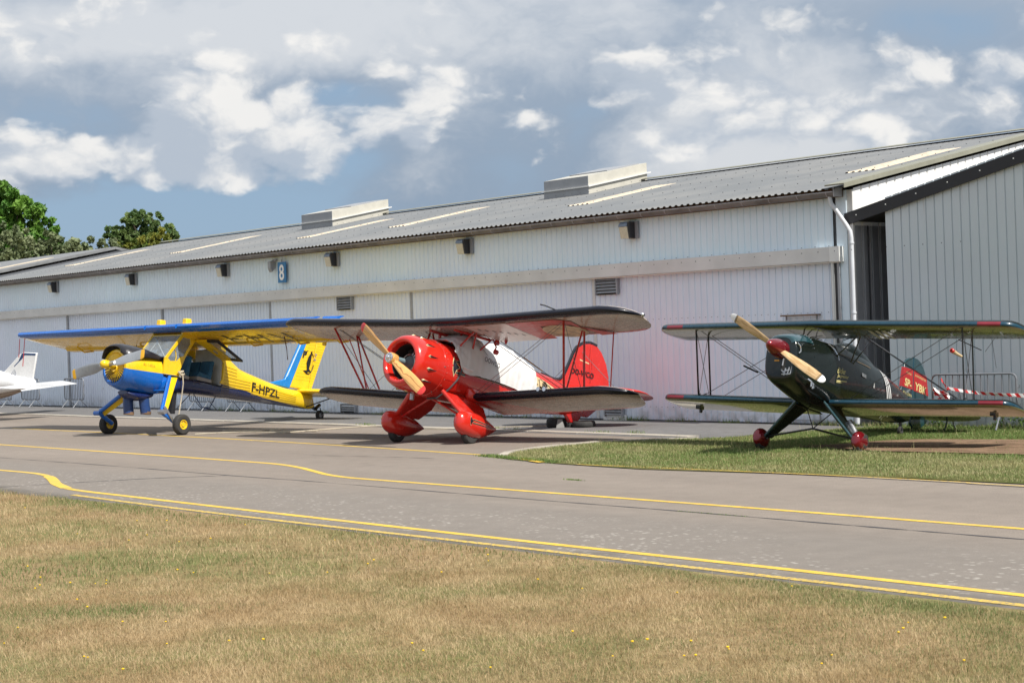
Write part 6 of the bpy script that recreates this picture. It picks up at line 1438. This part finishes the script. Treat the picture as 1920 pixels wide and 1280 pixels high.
# ============================================================ GRASS
def inpoly(pts, poly):
    x, y = pts[:, 0], pts[:, 1]; c = np.zeros(len(pts), bool); n = len(poly)
    for i in range(n):
        x1, y1 = poly[i]; x2, y2 = poly[(i+1) % n]
        cond = ((y1 > y) != (y2 > y)) & (x < (x2-x1)*(y-y1)/(y2-y1+1e-12)+x1); c ^= cond
    return c
def AD2(P_): return np.stack([P_[:, 0]*.6653+P_[:, 1]*.7466, -P_[:, 0]*.7466+P_[:, 1]*.6653], 1)
rgN = np.random.default_rng(11)
def vnoise(P_, s, seed):
    """cheap value noise"""
    q = P_/s; i = np.floor(q).astype(int); f = q-i; f = f*f*(3-2*f)
    def h(a, b): return np.modf(np.abs(np.sin(a*127.1+b*311.7+seed*17.3)*43758.5453))[0]
    a = h(i[:, 0], i[:, 1]); b = h(i[:, 0]+1, i[:, 1]); c = h(i[:, 0], i[:, 1]+1); d_ = h(i[:, 0]+1, i[:, 1]+1)
    return (a*(1-f[:, 0])+b*f[:, 0])*(1-f[:, 1])+(c*(1-f[:, 0])+d_*f[:, 0])*f[:, 1]
def fb(P_, s, seed): return .5*vnoise(P_, s, seed)+.3*vnoise(P_, s/2.1, seed+1)+.2*vnoise(P_, s/4.3, seed+2)
def grass(name, ad, hmin, hmax, wd, green, m, lean=.8, z0=0., bare=None):
    P_ = AD2(ad); n = len(P_); g = green(ad)
    h_ = rgN.uniform(hmin, hmax, n)*(0.75+.5*vnoise(ad, .5, 5)); a = rgN.uniform(0, 2*np.pi, n); w_ = wd*rgN.uniform(.6, 1.3, n)
    dx_ = np.cos(a); dy_ = np.sin(a); ln = rgN.uniform(.15, lean, n)*h_; b = rgN.uniform(0, 2*np.pi, n); lx = np.cos(b)*ln; ly = np.sin(b)*ln
    base = np.stack([P_[:, 0], P_[:, 1], np.full(n, z0)], 1); hw = np.stack([dx_*w_, dy_*w_, 0*w_], 1)
    mid = base+np.stack([lx*.35, ly*.35, h_*.6], 1); tip = base+np.stack([lx, ly, h_], 1)
    V = np.stack([base-hw, base+hw, mid+hw*.7, mid-hw*.7, tip], 1).reshape(-1, 3); o_ = np.arange(n)[:, None]*5
    F3 = np.concatenate([o_+[0, 1, 2], o_+[0, 2, 3], o_+[3, 2, 4]], 0)
    t = np.clip(g+.22*rgN.normal(size=n), 0, 1); o = npmesh(name, V, F3, m, None, np.repeat(t, 5)); o['kind'] = 'stuff'; return o
def gmat(name, dry, dry2, green):
    def f(N, tc):
        a = N.n('ShaderNodeAttribute', attribute_name='tint'); a.attribute_type = 'GEOMETRY'
        c = N.mix(N.ss(N.noise(tc, 1.3, 4), .35, .65), dry, dry2)
        return N.mix(N.ss(a.outputs['Fac'], .35, .75), c, green)
    m = mat(name, rough=.6, var=.12, fn=f, spec=.3, vscale=9)
    b = m.node_tree.nodes['Principled BSDF']; nt = m.node_tree
    tr = nt.nodes.new('ShaderNodeBsdfTranslucent'); ms = nt.nodes.new('ShaderNodeMixShader'); ms.inputs[0].default_value = .3
    nt.links.new(b.inputs['Base Color'].links[0].from_socket, tr.inputs[0]); out = nt.nodes['Material Output']
    nt.links.new(b.outputs[0], ms.inputs[1]); nt.links.new(tr.outputs[0], ms.inputs[2]); nt.links.new(ms.outputs[0], out.inputs[0]); return m
G1 = gmat('dry_grass_blades', (.55, .42, .245), (.42, .30, .16), (.17, .21, .075)); G2 = gmat('verge_grass_blades', (.44, .40, .21), (.34, .34, .15), (.16, .24, .065))
# near field: triangle between camera and taxiway edge, only what the frame and a step aside can see
def near_pts(n, ymin, ymax):
    Y = np.sqrt(rgN.uniform(ymin**2, ymax**2, n)); X = rgN.uniform(-1, 1, n)*(Y*.335+1.0)
    ad = np.stack([X*.6653-Y*.7466, X*.7466+Y*.6653], 1)
    edge = 10.36+.10*(vnoise(ad, .5, 3)-.5)*2+.05*(vnoise(ad, .15, 4)-.5)
    return ad[ad[:, 1] < edge]
def green_near(ad):
    P_ = AD2(ad); g = .22+1.5*(fb(P_, 2.2, 21)-.5)+.45*(fb(P_, .45, 31)-.5)
    g += .55*np.exp(-((ad[:, 1]-10.3)/.45)**2)                     # lusher along the tarmac
    g += .60*np.exp(-(((P_[:, 0]+3.4)/1.3)**2+((P_[:, 1]-12.9)/.45)**2))
    return g
grass('dry_grass', near_pts(230000, 9.0, 14.5), .015, .042, .0019, green_near, G1, 1.2, .008)
grass('dry_grass', near_pts(150000, 14.5, 27), .022, .055, .0034, green_near, G1, 1.1, .008)
ad = near_pts(5000, 9.0, 26); grass('dry_grass', ad, .07, .14, .0014, lambda a: 0*a[:, 0]+.05, G1, .8, .008)
# grass island
isl = [(3, 18.45), (-6, 18.42), (-10.9, 18.42), (-12.63, 18.38), (-14.69, 18.12), (-16.97, 17.78), (-18.87, 17.86), (-20.2, 18.12), (-20.9, 18.35), (-21.4, 19.0), (-21.6, 19.7), (-21.7, 20.6), (-21.6, 21.5), (-21.0, 22.3), (-20.1, 23.3), (-19.8, 24.8), (-19.45, 26.2), (-19.1, 27.0), (3, 27.0)]
ad = np.stack([rgN.uniform(-22, 3, 330000), rgN.uniform(17.5, 28.3, 330000)], 1); Pw = AD2(ad)
k = inpoly(ad, isl) & (Pw[:, 0] < Pw[:, 1]*.34+1.0); ad = ad[k]
ad += .0
sp_ = inpoly(ad+.35*(np.stack([vnoise(ad, .6, 9), vnoise(ad, .6, 10)], 1)-.5), soil); ad = ad[~sp_ | (rgN.uniform(0, 1, len(ad)) < .05)]
grass('verge_grass', ad, .018, .048, .0045, lambda a: .48+.9*(fb(a, 1.6, 41)-.5)+.25*np.clip((a[:, 1]-20)/5, 0, 1), G2, .9, .012)
k = rgN.uniform(0, 1, len(ad)) < .012; grass('verge_grass', ad[k], .10, .20, .0022, lambda a: 0*a[:, 0]+.1, G2, .5, .012)
# grass creeping over the tarmac edge at the island tip + tufts along walls and cracks
def tufts(centers, n, r_, hmin, hmax, wd=.004, gr=.8, z0=.0, lean=.9):
    ad = np.concatenate([np.array(c_)+rgN.normal(size=(n, 2))*r_ for c_ in centers]); return grass('weeds', ad, hmin, hmax, wd, lambda a: 0*a[:, 0]+gr, G2, lean, z0)
cs = [(-21.4+.15*i, 18.3-.03*i+.05*random.random()) for i in range(16)]; tufts(cs, 120, (.10, .05), .02, .06, .005, .9)
wall_c = [(-46+random.random()*34, 27.0) for _ in range(60)]+[(-26.5, 26.98), (-25.9, 27.0), (-24.9, 26.98), (-23.2, 26.95), (-20.8, 26.95)]
tufts([(a, d_) for a, d_ in wall_c], 26, (.16, .03), .03, .13, .005, .7)
tufts([(-20.6+i*.16, 26.93+.03*random.random()) for i in range(60)], 40, (.10, .05), .04, .16, .005, .55)
tufts([(-27.6, 23.55), (-27.3, 23.6), (-30.5, 23.6), (-32.0, 23.5), (-31.7, 23.45), (-23.8, 23.6), (-22.9, 23.7), (-26.4, 23.5)], 60, (.16, .06), .02, .09, .005, .8)
tufts([(-19.0+i*.17, 26.9+.03*random.random()) for i in range(70)], 40, (.10, .04), .03, .12, .005, .8)
tufts([(-16.8+.05*i, 15.95) for i in range(6)], 25, (.05, .015), .01, .025, .005, .9)
tufts([(-12.7+i*.12, 13.84) for i in range(9)], 14, (.04, .008), .006, .018, .004, .8)
# leafy weeds by the annex wall
lw_ = rgN.uniform(0, 1, (2600, 3)); a_ = -18.5+14*lw_[:, 0]; cl = np.exp(-((np.mod(a_, 1.9)-.9)/.35)**2); hh = .30*cl*lw_[:, 2]**.6+.03
Pp = AD2(np.stack([a_, 26.93+.04*rgN.normal(size=2600)], 1)); Pp = np.concatenate([Pp, hh[:, None]], 1); n = len(Pp)
u = rgN.normal(size=(n, 3)); u /= np.linalg.norm(u, axis=1)[:, None]; v = rgN.normal(size=(n, 3)); v -= u*(u*v).sum(1)[:, None]; v /= np.linalg.norm(v, axis=1)[:, None]
o = npmesh('leafy_weeds', np.stack([Pp-u*.03, Pp-v*.016, Pp+u*.03, Pp+v*.016], 1).reshape(-1, 3), np.arange(4*n).reshape(-1, 4), leafmat('weed_leaves', (.05, .11, .015), (.12, .2, .03)), None, rgN.uniform(0, 1, 4*n)); o['kind'] = 'stuff'
# dandelions
M_DAN = mat('dandelion_yellow', (.85, .55, .01), rough=.6); M_STEM = mat('flower_stem', (.12, .18, .04), rough=.6)
fl = MB(); fl.lathe([(.045, .002), (.050, .012), (.056, .014), (.060, .008), (.062, .001)], (0, 0, 0), 'z', 9); fm = fl.build('flower_head', M_DAN)
st_ = MB().tube([(0, 0, 0), (.003, 0, .048)], .0016, 4).build('stem', M_STEM)
hm, sm_ = fm.data, st_.data
for q in (fm, st_): bpy.data.objects.remove(q, do_unlink=True)
DP = []
random.seed(21)
def un(px, py):
    c_, s_ = math.cos(math.atan(.035)), math.sin(math.atan(.035)); a, b = px-960, py-624
    u_ = a*c_-b*s_; v_ = a*s_+b*c_; Y = 3000*CAM_H/v_; return (u_/3000*Y, Y)
for (px, py) in [(66, 1112), (75, 1105), (164, 1148), (230, 1175), (311, 1174), (158, 1241), (165, 1241), (34, 1185), (8, 1214), (231, 1267), (145, 1133), (199, 1102), (179, 1101), (363, 1081), (333, 1077), (494, 1211), (794, 1231), (614, 1081), (505, 1081), (313, 1216), (200, 1095), (132, 1102), (52, 1070), (76, 1091), (257, 982), (194, 951), (313, 983), (336, 1022), (276, 1009), (242, 1019), (145, 1006), (395, 1018), (460, 990), (47, 958), (912, 1036), (915, 1048), (916, 1058), (701, 1059), (690, 1065), (628, 1018), (1009, 1096), (1092, 1112), (1074, 1195), (1186, 1216), (1214, 1212), (1296, 1213), (1270, 1120), (1485, 1107), (1703, 1176), (1694, 1190), (1685, 1196), (1367, 1226), (1541, 1255), (1560, 1238), (1283, 1240), (1772, 1171), (1808, 1250), (1365, 1227), (1305, 1241), (1149, 1240), (828, 1082), (773, 1217), (430, 1212), (920, 1262)]:
    DP.append(un(px, py))
for k, (x, y) in enumerate(DP):
    root = empty('dandelion', (x, y, .008), (0, 0, random.uniform(0, 6)), 'small yellow dandelion in the dry grass beside the taxiway', 'flower', 'dandelions in the near grass')
    s_ = random.uniform(.5, .85); root.scale = (s_, s_, s_)
    for nm, me in (('flower_head', hm), ('stem', sm_)): o = bpy.data.objects.new(nm, me); C.objects.link(o); o.parent = root
